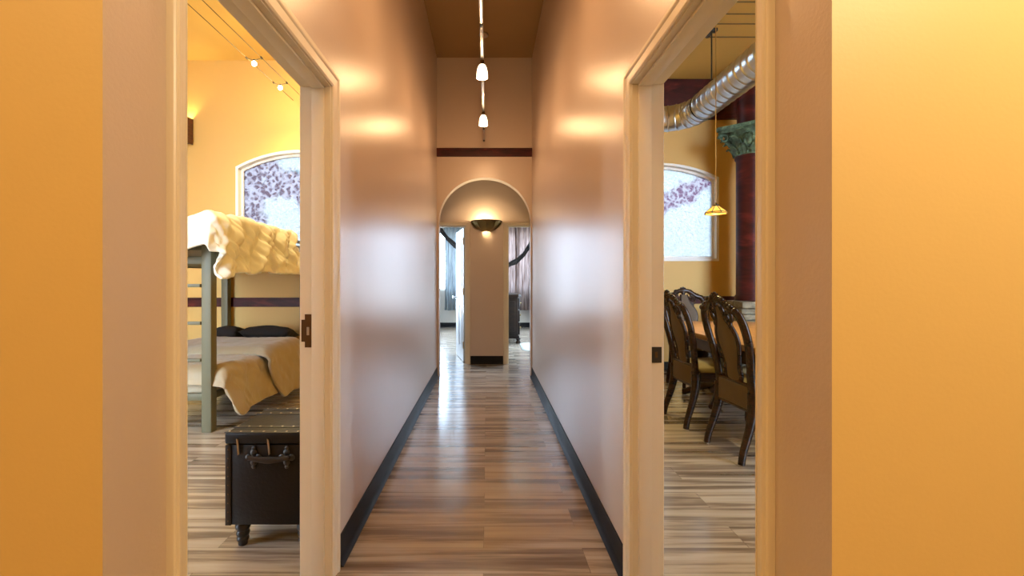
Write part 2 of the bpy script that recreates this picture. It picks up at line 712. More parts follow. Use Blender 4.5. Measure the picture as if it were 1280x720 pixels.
# front and back skins: left jamb, right jamb, strips from arch edge to the top
for y in (YE, YE + .14):
    V = lambda x, z: bm.verts.new((x, y, z))
    bm.faces.new((V(XL, 0), V(edge[0][0], 0), V(edge[0][0], ASP), V(XL, ASP)))
    bm.faces.new((V(edge[-1][0], 0), V(XR, 0), V(XR, ASP), V(edge[-1][0], ASP)))
    bm.faces.new((V(XL, ASP), V(edge[1][0], ASP), V(edge[1][0], Zc), V(XL, Zc)))
    bm.faces.new((V(edge[-2][0], ASP), V(XR, ASP), V(XR, Zc), V(edge[-2][0], Zc)))
    for (xa, za), (xb, zb) in zip(edge[1:-1], edge[2:-1]):
        bm.faces.new((V(xa, za), V(xb, zb), V(xb, Zc), V(xa, Zc)))
for (xa, za), (xb, zb) in zip(edge, edge[1:]):
    bm.faces.new((bm.verts.new((xa, YE, za)), bm.verts.new((xa, YE + .14, za)), bm.verts.new((xb, YE + .14, zb)), bm.verts.new((xb, YE, zb))))
bmesh.ops.remove_doubles(bm, verts=bm.verts[:], dist=1e-5)
struct('wall_arch', b, M['hall'], 'end wall of the hallway with a round arched opening', 'wall')
b = MB()
b.box(XL, XR, YE - .022, YE, 2.80, 2.895, .004)
b.box(XL, XR, YE - .034, YE, 2.875, 2.905, .004)
struct('trim_1', b, M['red'], 'dark red wood trim across the hall end wall', 'trim')

# wings of wall either side of the arch (close the lobby)
b = MB()
b.box(-1.5, XL - TW, YE + .06, YE + .14, 0, 2.8)
b.box(XR + TW, 1.5, YE + .06, YE + .14, 0, 2.8)
struct('wall_lobby_front', b, M['hall'], 'lobby wall behind the arch', 'wall')
b = MB()
b.box(-1.5, -1.4, YE + .14, YB, 0, 2.8)
b.box(1.4, 1.5, YE + .14, YB, 0, 2.8)
struct('wall_lobby_side', b, M['hall'], 'short end walls of the lobby', 'wall')

# back wall with two door openings
DL0, DL1, DR0, DR1, DH = -1.117, -.3165, .305, 1.105, 2.02
b = MB()
b.box(-1.5, DL0 - .02, YB, YB + .12, 0, 2.8)
b.box(DL1 + .02, DR0 - .02, YB, YB + .12, 0, 2.8)
b.box(DR1 + .02, 1.5, YB, YB + .12, 0, 2.8)
b.box(DL0 - .02, DL1 + .02, YB, YB + .12, DH + .02, 2.8)
b.box(DR0 - .02, DR1 + .02, YB, YB + .12, DH + .02, 2.8)
bmesh.ops.remove_doubles(b.bm, verts=b.bm.verts[:], dist=1e-5)
o = struct('wall_lobby_back', b, [M['hall'], M['farwall']], 'taupe wall with the bowl sconce between two far doorways', 'wall')
paint_faces(o, [(lambda n, c: n.y > .5, 1)])

# ------------------------------------------------------------------ side rooms
def arch_pts(xc, half, z0, zs, zp, n=20):
    """segmental arch outline (x,z), counter-clockwise from bottom left"""
    rise = zp - zs
    rad = (half * half + rise * rise) / (2 * rise)
    a = math.asin(half / rad)
    pt = [(xc - half, z0), (xc + half, z0)]
    for i in range(n + 1):
        t = a - 2 * a * i / n
        pt.append((xc + rad * math.sin(t), zp - rad + rad * math.cos(t)))
    return pt


def wall_with_window(name, x0, x1, y0, y1, z1, win, mats, label):
    """wall in the xz plane with one window outline cut through (bridged faces, no boolean)"""
    b = MB()
    bm = b.bm
    for y in (y0, y1):
        outer = [bm.verts.new((x, y, z)) for x, z in ((x0, 0), (x1, 0), (x1, z1), (x0, z1))]
        inner = [bm.verts.new((x, y, z)) for x, z in win]
        es = []
        for L in (outer, inner):
            for i in range(len(L)):
                es.append(bm.edges.new((L[i], L[(i + 1) % len(L)])))
        bmesh.ops.triangle_fill(bm, use_beauty=True, use_dissolve=False, edges=es)
        if y == y0:
            in0 = inner
        else:
            for i in range(len(inner)):
                j = (i + 1) % len(inner)
                bm.faces.new((in0[i], in0[j], inner[j], inner[i]))
    return struct(name, b, mats, label, 'wall')


WL = arch_pts(-2.335, .80, 1.50, 2.64, 2.845)
WR = arch_pts(2.34, .80, 1.50, 2.62, 2.81)
wall_with_window('wall_bunk_room_back', -4.7, XL - TW, YLR, YLR + .16, Zc, WL, M['yellow'], 'mustard back wall of the bunk room with an arched window')
wall_with_window('wall_dining_room_back', XR + TW, 4.7, YRR, YRR + .16, Zc, WR, M['yellow'], 'mustard back wall of the dining room with an arched window')
b = MB()
b.box(-4.7, -4.6, YF, YLR + .02, 0, Zc)
struct('wall_bunk_room_side', b, M['yellow'], 'far side wall of the bunk room', 'wall')
b = MB()
b.box(4.6, 4.7, YF, YRR + .02, 0, Zc)
struct('wall_dining_room_side', b, M['yellow'], 'far side wall of the dining room', 'wall')


def window(name, outl, xc, yw, pane_m, label):
    """frame set in the reveal + pane; origin at sill centre"""
    fr = MB()
    bm = fr.bm
    cx = xc
    zs = outl[0][1]
    cz = zs + .6

    def inset(d):
        q = []
        n = len(outl)
        for i in range(n):
            p0, p1, p2 = Vector(outl[i - 1]), Vector(outl[i]), Vector(outl[(i + 1) % n])
            e1, e2 = (p1 - p0).normalized(), (p2 - p1).normalized()
            n1, n2 = Vector((-e1.y, e1.x)), Vector((-e2.y, e2.x))
            bis = (n1 + n2).normalized()
            q.append(p1 + bis * d / max(.3, bis.dot(n1)))
        return q
    loops = []
    # frame profile: (inset, y)
    for d, y in ((-.012, yw - .010), (.020, yw - .010), (.024, yw + .05), (.055, yw + .052), (.055, yw + .10), (-.012 + .013, yw + .10), (.001, yw + .001), (-.012, yw + .0)):
        loops.append([bm.verts.new((p.x, y, p.y)) for p in inset(d)])
    n = len(outl)
    for k in range(len(loops)):
        A, B = loops[k], loops[(k + 1) % len(loops)]
        for i in range(n):
            bm.faces.new((A[i], A[(i + 1) % n], B[(i + 1) % n], B[i]))
    f = struct(name, fr, M['frame_white'], label, 'window', None, True, angle=30)
    center_origin(f, (cx, yw + .05, zs))
    pn = MB()
    pl = inset(.05)
    pn.bm.faces.new([pn.bm.verts.new((p.x, yw + .072, p.y)) for p in pl])
    pane = pn.build('pane', pane_m, f)
    return f


window('window_1', WL, -2.335, YLR, M['pane_left'], 'arched white window of obscure glass with mauve cells over the bunk bed')
window('window_2', WR, 2.34, YRR, M['pane_right'], 'arched white window of obscure glass with a pink band in dining room')

# chair rails
b = MB()
b.box(-4.6, XL - TW, YLR - .022, YLR, .895, 1.0, .004)
b.box(-4.6, XL - TW, YLR - .03, YLR, .985, 1.01, .004)
struct('trim_2', b, M['red'], 'dark red chair rail behind the bunk bed', 'trim')
b = MB()
b.box(XR + TW, 4.6, YRR - .022, YRR, .91, 1.0, .004)
b.box(XR + TW, 4.6, YRR - .03, YRR, .985, 1.01, .004)
struct('trim_3', b, M['red'], 'dark red chair rail behind the dining chairs', 'trim')
# broad dark red board at the top of the dining room wall
b = MB()
b.box(XR + TW, 4.6, YRR - .05, YRR, 3.425, ZR, .006)
b.box(XR + TW, 4.6, YRR - .06, YRR, 3.41, 3.45, .004)
struct('trim_4', b, M['red'], 'broad dark red board high on the dining room wall', 'trim')


# ------------------------------------------------------------------ doorway trim (jambs, stops, casings)
def casing_profile_bar(b, axis, u0, u1, v_in, v_out, xface, out):
    pass


def doorway_x(name, xa, face, o0, o1, oh, wn, wf, wh, label):
    """doorway in a wall of constant x.  xa: hall face, face: +1 hall lies at +x.  wn/wf/wh casing widths near, far, head"""
    b = MB()
    s = face
    xb = xa - s * TW
    jt = .02
    lo, hi = min(xa, xb) - .001, max(xa, xb) + .001
    b.box(lo, hi, o0 - jt, o0, 0, oh + jt)
    b.box(lo, hi, o1, o1 + jt, 0, oh + jt)
    b.box(lo, hi, o0, o1, oh, oh + jt)
    # door stop on the hall-side two thirds of the jamb
    st0, st1 = xa - s * .022, xa - s * .072
    sl, sh = min(st0, st1), max(st0, st1)
    b.box(sl, sh, o0, o0 + .011, 0, oh, .002)
    b.box(sl, sh, o1 - .011, o1, 0, oh, .002)
    b.box(sl, sh, o0, o1, oh - .011, oh, .002)
    # casings: stepped colonial profile (offset from inner edge fraction, thickness)
    prof = [(0, 0), (0, .009), (.06, .012), (.10, .009), (.14, .011), (.55, .014), (.62, .018), (.70, .020), (.80, .020), (.84, .016), (.90, .017), (.97, .014), (1, .010), (1, 0)]
    for side in (1, -1):
        xf = xa if side == 1 else xb
        d = s * side
        bm = b.bm
        loops = []
        for u, t in prof:
            x = xf + d * t
            rv = .004
            yn, yf, zt = o0 - rv - u * wn, o1 + rv + u * wf, oh + rv + u * wh
            loops.append([bm.verts.new(c) for c in ((x, yn, 0), (x, yn, zt), (x, yf, zt), (x, yf, 0))])
        for A, B in zip(loops, loops[1:]):
            for i in range(3):
                bm.faces.new((A[i], A[i + 1], B[i + 1], B[i]))
        bm.faces.new([L[0] for L in loops])
        bm.faces.new([L[3] for L in loops][::-1])
    return struct(name, b, M['white'], label, 'door frame', None, True, angle=25)


doorway_x('door_1', XL, 1, L0, L1, LH, .050, .082, .070, 'white moulded frame of the open doorway to the bunk room')
doorway_x('door_2', XR, -1, R0, R1, RH, .050, .068, .062, 'white moulded frame of the open doorway to the dining room')


def doorway_y(name, x0, x1, label):
    b = MB()
    jt = .02
    y0, y1 = YB - .001, YB + .121
    b.box(x0 - jt, x0, y0, y1, 0, DH + jt)
    b.box(x1, x1 + jt, y0, y1, 0, DH + jt)
    b.box(x0, x1, y0, y1, DH, DH + jt)
    b.box(x0, x0 + .011, YB + .03, YB + .07, 0, DH)
    b.box(x1 - .011, x1, YB + .03, YB + .07, 0, DH)
    b.box(x0, x1, YB + .03, YB + .07, DH - .011, DH)
    prof = [(0, 0), (0, .009), (.08, .012), (.14, .010), (.6, .014), (.72, .020), (.85, .018), (1, .010), (1, 0)]
    w = .066
    for yf, d in ((YB, -1), (YB + .12, 1)):
        bm = b.bm
        loops = []
        for u, t in prof:
            y = yf + d * t
            xl, xr, zt = x0 - .004 - u * w, x1 + .004 + u * w, DH + .004 + u * .05
            loops.append([bm.verts.new(c) for c in ((xl, y, 0), (xl, y, zt), (xr, y, zt), (xr, y, 0))])
        for A, B in zip(loops, loops[1:]):
            for i in range(3):
                bm.faces.new((A[i], A[i + 1], B[i + 1], B[i]))
        bm.faces.new([L[0] for L in loops])
        bm.faces.new([L[3] for L in loops][::-1])
    return struct(name, b, M['white'], label, 'door frame', None, True, angle=25)


fl = doorway_y('door_3', DL0, DL1, 'white frame of the far doorway left of the sconce')
fr = doorway_y('door_4', DR0, DR1, 'white frame of the far doorway right of the sconce')
# hinges on the right-hand far doorway (its door is folded back out of sight)
for z in (.25, 1.05, 1.80):
    b = MB()
    b.box(DR0, DR0 + .004, YB + .075, YB + .118, z - .045, z + .045)
    b.tube([(DR0 + .004, YB + .122, z - .05), (DR0 + .004, YB + .122, z + .05)], .006, 8)
    h = b.build('hinge', M['hinge'], fr)

# strike plates in the near doorways
b = MB()
y = L1 - .0005
xo = XL - .076
b.prism([(xo, .955), (xo, 1.09), (xo - .026, 1.09), (xo - .026, 1.068), (xo - .040, 1.068), (xo - .040, .978), (xo - .026, .978), (xo - .026, .955)], 'y', y - .003, y)
sp = b.build('strike_plate', M['bronze'], bpy.data.objects['door_1'])
b = MB()
b.box(xo - .018, xo - .008, y - .0045, y - .003, 1.005, 1.038, .001)
b.build('latch_hole', M['stud'], sp)
b = MB()
y = R1 - .0005
xo = XR + .076
b.prism([(xo, .905), (xo, .967), (xo + .038, .967), (xo + .038, .905)], 'y', y - .003, y)
sp2 = b.build('strike_plate', M['black_metal'], bpy.data.objects['door_2'])
b = MB()
b.box(xo + .012, xo + .022, y - .0045, y - .003, .925, .948, .001)
b.build('latch_hole', M['bronze'], sp2)


# ------------------------------------------------------------------ baseboards (black rubber cove)
def cove(b, p0, p1, nrm, h=.118):
    p0, p1, nrm = Vector(p0), Vector(p1), Vector(nrm).normalized()
    prof = [(0, h), (.006, h - .002), (.007, .035), (.010, .018), (.018, .007), (.027, .002), (.027, 0), (0, 0)]
    bm = b.bm
    A = [bm.verts.new(p0 + nrm * d + Vector((0, 0, z))) for d, z in prof]
    B = [bm.verts.new(p1 + nrm * d + Vector((0, 0, z))) for d, z in prof]
    n = len(prof)
    for i in range(n):
        bm.faces.new((A[i], A[(i + 1) % n], B[(i + 1) % n], B[i]))
    bm.faces.new(A)
    bm.faces.new(B[::-1])


def base(name, runs, label):
    b = MB()
    for p0, p1, n in runs:
        cove(b, p0, p1, n)
    return struct(name, b, M['base'], label, 'baseboard', None, True, angle=30)


base('baseboard_left', [((XL, L1 + .09, 0), (XL, YE, 0), (1, 0, 0))], 'black rubber baseboard along the left hallway wall')
base('baseboard_right', [((XR, R1 + .08, 0), (XR, YE, 0), (-1, 0, 0))], 'black rubber baseboard along the right hallway wall')
base('baseboard_end', [((DL1 + .071, YB, 0), (DR0 - .071, YB, 0), (0, -1, 0))], 'black baseboard under the bowl sconce between far doors')
base('baseboard_bunk_room', [((-4.6, YLR, 0), (XL - TW, YLR, 0), (0, -1, 0))], 'black baseboard at the back of the bunk room')
base('baseboard_dining_room', [((XR + TW, YRR, 0), (4.6, YRR, 0), (0, -1, 0))], 'black baseboard at the back of the dining room')
base('baseboard_far_left', [((-1.4, YW, 0), (-.05, YW, 0), (0, -1, 0))], 'dark baseboard under the grey curtain')
base('baseboard_far_right', [((.05, YW, 0), (1.4, YW, 0), (0, -1, 0))], 'dark baseboard under the rose curtain')

# ------------------------------------------------------------------ far rooms
WFL = [(-1.32, .95), (-.62, .95), (-.62, 2.5), (-1.32, 2.5)]
WFR = [(.25, .95), (1.3, .95), (1.3, 2.5), (.25, 2.5)]
wall_with_window('wall_far_left', -1.5, 0, YW, YW + .14, 2.8, WFL, M['farwall'], 'pale wall with the window behind the grey curtain')
wall_with_window('wall_far_right', 0, 1.5, YW, YW + .14, 2.8, WFR, M['farwall'], 'pale wall with the window behind the rose curtain')
b = MB()
b.box(-.05, .05, YB + .12, YW, 0, 2.8)
struct('wall_far_partition', b, M['farwall'], 'partition between the two far rooms', 'wall')


def added_window_wall(name, x0, x1, label):  # side wall; its wide opening is added to let daylight into the far room
    b = MB()
    b.box(x0, x1, YB, 7.4, 0, 2.8)
    b.box(x0, x1, 11.0, YW + .14, 0, 2.8)
    b.box(x0, x1, 7.4, 11.0, 0, .5)
    b.box(x0, x1, 7.4, 11.0, 2.6, 2.8)
    struct(name, b, M['farwall'], label, 'wall')


added_window_wall('wall_far_left_side', -1.5, -1.4, 'side wall of the far left room with an added window opening')
added_window_wall('wall_far_right_side', 1.4, 1.5, 'side wall of the far right room with an added window opening')


def rect_window(name, along, c0, c1, z0, z1, pos, label, mullions):
    b = MB()
    fw = .05

    def bx(a0, a1, q0, q1, t=.06):
        if along == 'x':
            b.box(a0, a1, pos, pos + t, q0, q1)
        else:
            b.box(pos, pos + t, a0, a1, q0, q1)
    bx(c0, c1, z0, z0 + fw)
    bx(c0, c1, z1 - fw, z1)
    bx(c0, c0 + fw, z0, z1)
    bx(c1 - fw, c1, z0, z1)
    for i in range(1, mullions + 1):
        q = c0 + (c1 - c0) * i / (mullions + 1)
        bx(q - .02, q + .02, z0, z1)
    f = struct(name, b, M['frame_white'], label, 'window')
    p = MB()
    if along == 'x':
        p.box(c0 + .02, c1 - .02, pos + .028, pos + .034, z0 + .02, z1 - .02)
    else:
        p.box(pos + .028, pos + .034, c0 + .02, c1 - .02, z0 + .02, z1 - .02)
    p.build('pane', M['clear'], f)


rect_window('window_3', 'x', -1.32, -.62, .95, 2.5, YW + .04, 'white window behind the grey curtain', 0)
rect_window('window_4', 'x', .25, 1.3, .95, 2.5, YW + .04, 'white window behind the rose curtain', 0)
rect_window('added_window_5', 'y', 7.4, 11.0, .5, 2.6, -1.48, 'unseen side window added to brighten the far left room', 3)  # out of view, put in so daylight brightens the left room
rect_window('added_window_6', 'y', 7.4, 11.0, .5, 2.6, 1.42, 'unseen side window added to brighten the far right room', 3)  # likewise added unseen, for more daylight in the right room


def curtain(name, x0, x1, y, z0, z1, folds, amp, mat, parent, seed):
    b = MB()

    def fn(u, v):
        z = z0 + (z1 - z0) * v
        ph = u * folds * 2 * PI
        w = noise.noise(Vector((u * 6, v * 1.5, seed))) * 1.3
        gather = 1 - .06 * math.sin(v * PI)
        xm = (x0 + x1) / 2
        x = xm + (x0 + (x1 - x0) * u - xm) * gather
        return Vector((x + .012 * math.sin(ph * 2 + w), y + amp * math.sin(ph + w) * (1.15 - .45 * v), z + .006 * math.sin(ph * .7)))
    b.grid(fn, folds * 12, 22)
    return b.build(name, mat, parent, True, 80)


def swag(pts, r, mat, parent, name='swag'):
    b = MB()
    n = len(pts)
    P2 = []
    for i in range(n - 1):
        for k in range(6):
            P2.append(Vector(pts[i]).lerp(Vector(pts[i + 1]), k / 6))
    P2.append(Vector(pts[-1]))
    for j, (dz, dy, rr) in enumerate(((0, 0, 1), (r * .8, -.01, .8), (-r * .8, .008, .75), (r * .3, -.03, .6))):
        b.tube([p + Vector((0, dy + .006 * math.sin(i * .9 + j), dz + .008 * math.sin(i * .55 + j * 2))) for i, p in enumerate(P2)], r * rr, 8)
    return b.build(name, mat, parent, True, 60)


c1 = thing('curtain', (-.8, 11.72, .45), 'pale grey sheer curtain with a dark swag seen through the left far doorway', 'curtain', None)
curtain('drape', -1.10, -.40, 11.74, .45, 2.62, 6, .045, M['curtain_grey'], c1, 1.0)
swag([P(536, 262, 11.62), P(544, 276, 11.62), P(552, 289, 11.6), P(560, 299, 11.6), P(569, 307, 11.6), P(580, 314, 11.62)], .042, M['swag'], c1)
b = MB()
b.tube([(-1.38, 11.72, 2.64), (-.2, 11.72, 2.64)], .014, 10)
b.ball((-.2, 11.72, 2.64), .028)
b.ball((-1.38, 11.72, 2.64), .028)
b.build('curtain_rod', M['black_metal'], c1, True)

c2 = thing('curtain', (1.1, 11.72, .45), 'rose brown drape with a dark swag seen through the right far doorway', 'curtain', None)
curtain('drape', .12, .82, 11.76, .45, 2.62, 6, .045, M['curtain_rose'], c2, 8.0)
curtain('drape', .70, 1.38, 11.71, .45, 2.62, 6, .045, M['curtain_rose'], c2, 5.0)
swag([P(626, 332, 11.62), P(636, 331, 11.6), P(645, 327, 11.6), P(655, 318, 11.6), P(662, 307, 11.6), P(668, 291, 11.6), P(673, 272, 11.6)], .042, M['swag'], c2)
b = MB()
b.tube([(.1, 11.72, 2.64), (1.36, 11.72, 2.64)], .014, 10)
b.ball((.1, 11.72, 2.64), .028)
b.ball((1.36, 11.72, 2.64), .028)
b.build('curtain_rod', M['black_metal'], c2, True)

# open panelled door in the left far doorway
dr = thing('open_door', (DL1 - .004, YB + .125, .008), 'white panelled door standing open in the left far doorway', 'door')
ang = R(90 + 12)     # leaf runs from hinge into the room
b = MB()
W_, T_, H_ = .775, .035, 2.0
b.box(0, W_, 0, T_, 0, H_, .002)
panels = [(.10, .355, .20, .85), (.42, .675, .20, .85), (.10, .355, 1.02, 1.85), (.42, .675, 1.02, 1.85)]
leaf = b.build('door_leaf', M['door_white'])
leaf.parent = dr
for x0, x1, z0, z1 in panels:
    b = MB()
    for ys in ((T_, T_ + .006), (-.006, 0)):
        y0, y1 = ys
        for q in ((x0, x1, z0, z0 + .022), (x0, x1, z1 - .022, z1), (x0, x0 + .022, z0, z1), (x1 - .022, x1, z0, z1)):
            b.box(q[0], q[1], y0, y1, q[2], q[3], .002)
        b.box(x0 + .045, x1 - .045, y0, y1, z0 + .045, z1 - .045, .004)
    pm = b.build('panel', M['door_white'])
    pm.parent = dr
for z in (.25, 1.05, 1.80):
    b = MB()
    b.tube([(-.004, T_ + .002, z - .05), (-.004, T_ + .002, z + .05)], .008, 8)
    b.box(0, .03, T_, T_ + .002, z - .045, z + .045)
    q = b.build('hinge', M['hinge'])
    q.parent = dr
b = MB()
for s, y0 in ((1, T_), (-1, 0)):
    b.tube([(W_ - .07, y0, .94), (W_ - .07, y0 + s * .008, .94)], .032, 16)
    b.tube([(W_ - .07, y0 + s * .008, .94), (W_ - .07, y0 + s * .04, .94)], .011, 10)
    b.ball((W_ - .07, y0 + s * .055, .94), .027, 14, (1, .75, 1))
q = b.build('door_knob', M['chrome'], None, True)
q.parent = dr
dr.rotation_euler = (0, 0, ang)

# dresser in the right far room (drawers face away to the right)
d = thing('dresser', (.36, 9.35, 0), 'dark carved dresser seen end-on through the right far doorway', 'dresser')
b = MB()
b.box(.10, .60, 8.80, 9.95, .14, .90, .01)
b.box(.16, .54, 8.785, 8.80, .24, .82, .006)
b.build('body', M['dresser'], d, True)
b = MB()
b.prism([(.07, 8.75), (.60, 8.75), (.66, 8.80), (.64, 8.95), (.67, 9.1), (.65, 9.375), (.67, 9.65), (.64, 9.8), (.66, 9.95), (.60, 10.0), (.07, 10.0)], 'z', .90, .935)
b.prism([(.07, 8.77), (.60, 8.77), (.64, 8.82), (.62, 8.95), (.645, 9.1), (.63, 9.375), (.645, 9.65), (.62, 9.8), (.64, 9.93), (.60, 9.98), (.07, 9.98)], 'z', .935, .95)
b.build('top', M['dresser'], d)
for k, (z0, z1) in enumerate(((.17, .40), (.42, .64), (.66, .88))):
    for y0, y1 in ((8.84, 9.36), (9.39, 9.91)):
        b = MB()
        b.box(.60, .635, y0, y1, z0, z1, .012)
        dw = b.build('drawer', M['dresser'], d, True)
        b = MB()
        b.tube([(.635, (y0 + y1) / 2, (z0 + z1) / 2), (.655, (y0 + y1) / 2, (z0 + z1) / 2)], .008, 8)
        b.ball((.662, (y0 + y1) / 2, (z0 + z1) / 2), .016)
        b.build('knob', M['brass'], dw, True)
b = MB()
b.box(.09, .62, 8.78, 9.97, .10, .15, .012)
for yq in (8.8, 9.93):
    pass
b.build('plinth', M['dresser'], d, True)
for xq, yq in ((.14, 8.84), (.58, 8.84), (.14, 9.91), (.58, 9.91)):
    b = MB()
    b.lathe([(.0, 0), (.045, .0), (.05, .02), (.038, .045), (.03, .06), (.05, .085), (.045, .105), (0, .105)], 14, (xq + (.02 if xq > .3 else 0), yq, 0))
    b.build('foot', M['dresser'], d, True)

# rug
r = thing('rug', (1.35, 8.35, 0), 'pale rounded rug on the floor beside the dark dresser', 'rug')


def rrect(cx, cy, hx, hy, rad, n=8):
    q = []
    for sx, sy, a0 in ((1, 1, 0), (-1, 1, 90), (-1, -1, 180), (1, -1, 270)):
        for i in range(n + 1):
            a = R(a0 + 90 * i / n)
            q.append((cx + sx * (hx - rad) + rad * math.cos(a), cy + sy * (hy - rad) + rad * math.sin(a)))
    return q


b = MB()
b.prism(rrect(1.00, 8.35, .38, .55, .25), 'z', .001, .010)
b.build('rug_border', M['rug_edge'], r)
b = MB()
b.prism(rrect(1.00, 8.35, .35, .52, .23), 'z', .010, .013)
b.build('rug_field', M['rug'], r)

# ------------------------------------------------------------------ hall track light and its lamps
YT0, YT1, ZT = 1.15, 5.70, 2.985
XT = -.04
t = thing('track_light_rail', (XT, 3.4, ZT), 'nickel track rail hung lengthwise below the hallway ceiling', 'track light')
joins = [1.15, 2.05, 3.13, 3.98, 4.75, 5.25, 5.70]
for y0, y1 in zip(joins, joins[1:]):
    b = MB()
    b.box(XT - .0125, XT + .0125, y0 + .03, y1 - .03, ZT - .011, ZT + .011, .004)
    b.build('rail', M['rail'], t, True)
for y in joins:
    b = MB()
    b.box(XT - .011, XT + .011, y - .035, y + .035, ZT - .013, ZT + .010, .004)
    b.build('connector', M['black'], t, True)
for y in (2.05, 3.98, 5.25):
    b = MB()
    b.tube([(XT, y, ZT + .008), (XT, y, ZH - .02)], .006, 10)
    b.lathe([(0, 0), (.05, 0), (.055, .012), (.05, .02), (0, .02)], 20, (XT, y, ZH - .02))
    b.build('stem', M['rail'], t, True)


def track_lamp(loc, label):
    l = thing('track_lamp', loc, label, 'lamp', 'glass lamps on the hallway track')
    x, y, z = loc
    b = MB()
    b.lathe([(0, .0), (.016, 0), (.016, -.018), (.020, -.024), (.020, -.04), (0, -.04)], 16, loc)
    b.build('socket', M['bronze'], l, True)
    b = MB()
    pr = [(.018, -.032), (.026, -.040), (.036, -.060), (.042, -.085), (.045, -.115), (.045, -.138), (.042, -.138), (.042, -.115), (.039, -.086), (.033, -.062), (.024, -.043), (.018, -.036)]
    b.lathe(pr, 24, loc)
    b.build('shade', M['shade'], l, True, 60)
    b = MB()
    b.ball((x, y, z - .085), .016, 12, (1, 1, 1.4))
    b.build('bulb', M['bulb'], l, True)
    return l


def point(name, loc, power, col, rad=.03, spot=None, blend=.6, rot=None):
    ld = bpy.data.lights.new(name, 'SPOT' if spot else 'POINT')
    ld.energy = power
    ld.color = col
    ld.shadow_soft_size = rad
    if spot:
        ld.spot_size = R(spot)
        ld.spot_blend = blend
    o = bpy.data.objects.new(name, ld)
    COL.objects.link(o)
    o.location = loc
    if rot:
        o.rotation_euler = rot
    return o


WARM = (1, .57, .27)
WARM2 = (1, .73, .40)
zl = ZT - .010
lamp_spots = [(3.62, 'nearer of the two lit glass bell lamps on the hallway track'),
              (4.73, 'farther of the two lit glass bell lamps, closest to the end wall'),
              (2.48, 'lit glass bell lamp on the track above the frame, second from the camera'),
              (1.40, 'lit glass bell lamp on the track above the frame, nearest the camera')]
for y, lab in lamp_spots:
    track_lamp((XT, y, zl), lab)
    point('track_lamp_light', (XT, y, zl - .150), 12.5, WARM, .03)

# ------------------------------------------------------------------ bowl sconce on the end wall
sx, sz = -.012, 2.085
sc = thing('wall_sconce', (sx, YB, sz - .12), 'half-bowl brass wall sconce between the two far doorways', 'sconce')
b = MB()


def ribs(a):
    return 1 + .018 * abs(math.sin(a * 7))


prof = [(.055, -.150), (.075, -.140), (.12, -.118), (.165, -.088), (.20, -.050), (.218, -.012), (.224, 0), (.218, 0), (.212, -.012), (.193, -.05), (.158, -.084), (.115, -.112), (.07, -.134), (.052, -.144)]
b.lathe(prof, 44, (sx, YB - .002, sz), PI, 2 * PI, ribs)
b.build('bowl', M['brass'], sc, True, 50)
for k in range(5):
    a = PI + PI * (k + .5) / 5
    b = MB()
    ptsl = [Vector((sx + math.cos(a) * r_, YB - .002 + math.sin(a) * r_, sz + z_)) for r_, z_ in ((.13, -.118), (.18, -.082), (.213, -.046), (.232, -.012))]
    b.tube(ptsl, [.006, .013, .015, .005], 8, .5, True, (math.cos(a), math.sin(a), 0))
    b.build('leaf_ornament', M['brass'], sc, True)
b = MB()
b.lathe([(.224, -.008), (.231, -.004), (.231, .004), (.224, .008)], 44, (sx, YB - .002, sz), PI, 2 * PI)
b.build('rim', M['bronze'], sc, True)
b = MB()
b.tube([(sx, YB - .001, sz - .06), (sx, YB - .08, sz - .06)], .016, 12)
b.ball((sx, YB - .10, sz - .045), .02, 12, (1, 1, 1.5))
b.build('bulb', M['bulb'], sc, True)
point('sconce_light', (sx - .04, YB - .10, sz + .0), 7.5, WARM2, .03)
point('sconce_down_light', (sx, YB - .055, sz - .135), .35, WARM2, .01)

# ------------------------------------------------------------------ bunk bed
BX0, BX1, BY0, BY1 = -3.26, -2.22, 3.66, 5.655
bed = thing('bunk_bed', ((BX0 + BX1) / 2, (BY0 + BY1) / 2, 0), 'grey metal bunk bed standing against the bunk room back wall', 'bunk bed')
PW = .080
for x in (BX0, BX1 - PW):
    for y in (BY0, BY1 - PW):
        b = MB()
        b.box(x, x + PW, y, y + PW, 0, 1.70, .006)
        b.build('post', M['bed_metal'], bed, True)


def rail_part(name, boxes):
    b = MB()
    for q in boxes:
        b.box(*q, .004)
    b.build(name, M['bed_metal'], bed, True)


for z0, z1 in ((.255, .31), (1.36, 1.42)):
    rail_part('side_rail', [(BX1 - .05, BX1 - .02, BY0 + PW, BY1 - PW, z0, z1)])
    rail_part('side_rail', [(BX0 + .02, BX0 + .05, BY0 + PW, BY1 - PW, z0, z1)])
    rail_part('end_rail', [(BX0 + PW, BX1 - PW, BY0 + .015, BY0 + .045, z0, z1)])
    rail_part('end_rail', [(BX0 + PW, BX1 - PW, BY1 - .045, BY1 - .015, z0, z1)])
    rail_part('slat_base', [(BX0 + .06, BX1 - .06, BY0 + .10 + k * .17, BY0 + .18 + k * .17, z0 + .01, z0 + .03) for k in range(11)])
for z in (1.49, 1.62):
    rail_part('guard_rail', [(BX1 - .05, BX1 - .02, BY0 + PW, BY1 - PW, z - .017, z + .017)])
    rail_part('guard_rail', [(BX0 + .02, BX0 + .05, BY0 + PW, BY1 - PW, z - .017, z + .017)])
    rail_part('end_rail', [(BX0 + PW, BX1 - PW, BY0 + .02, BY0 + .05, z - .017, z + .017)])
    rail_part('end_rail', [(BX0 + PW, BX1 - PW, BY1 - .05, BY1 - .02, z - .017, z + .017)])
rail_part('guard_rail', [(BX1 - .05, BX1 - .02, BY0 + PW, BY1 - PW, 1.665, 1.70)])
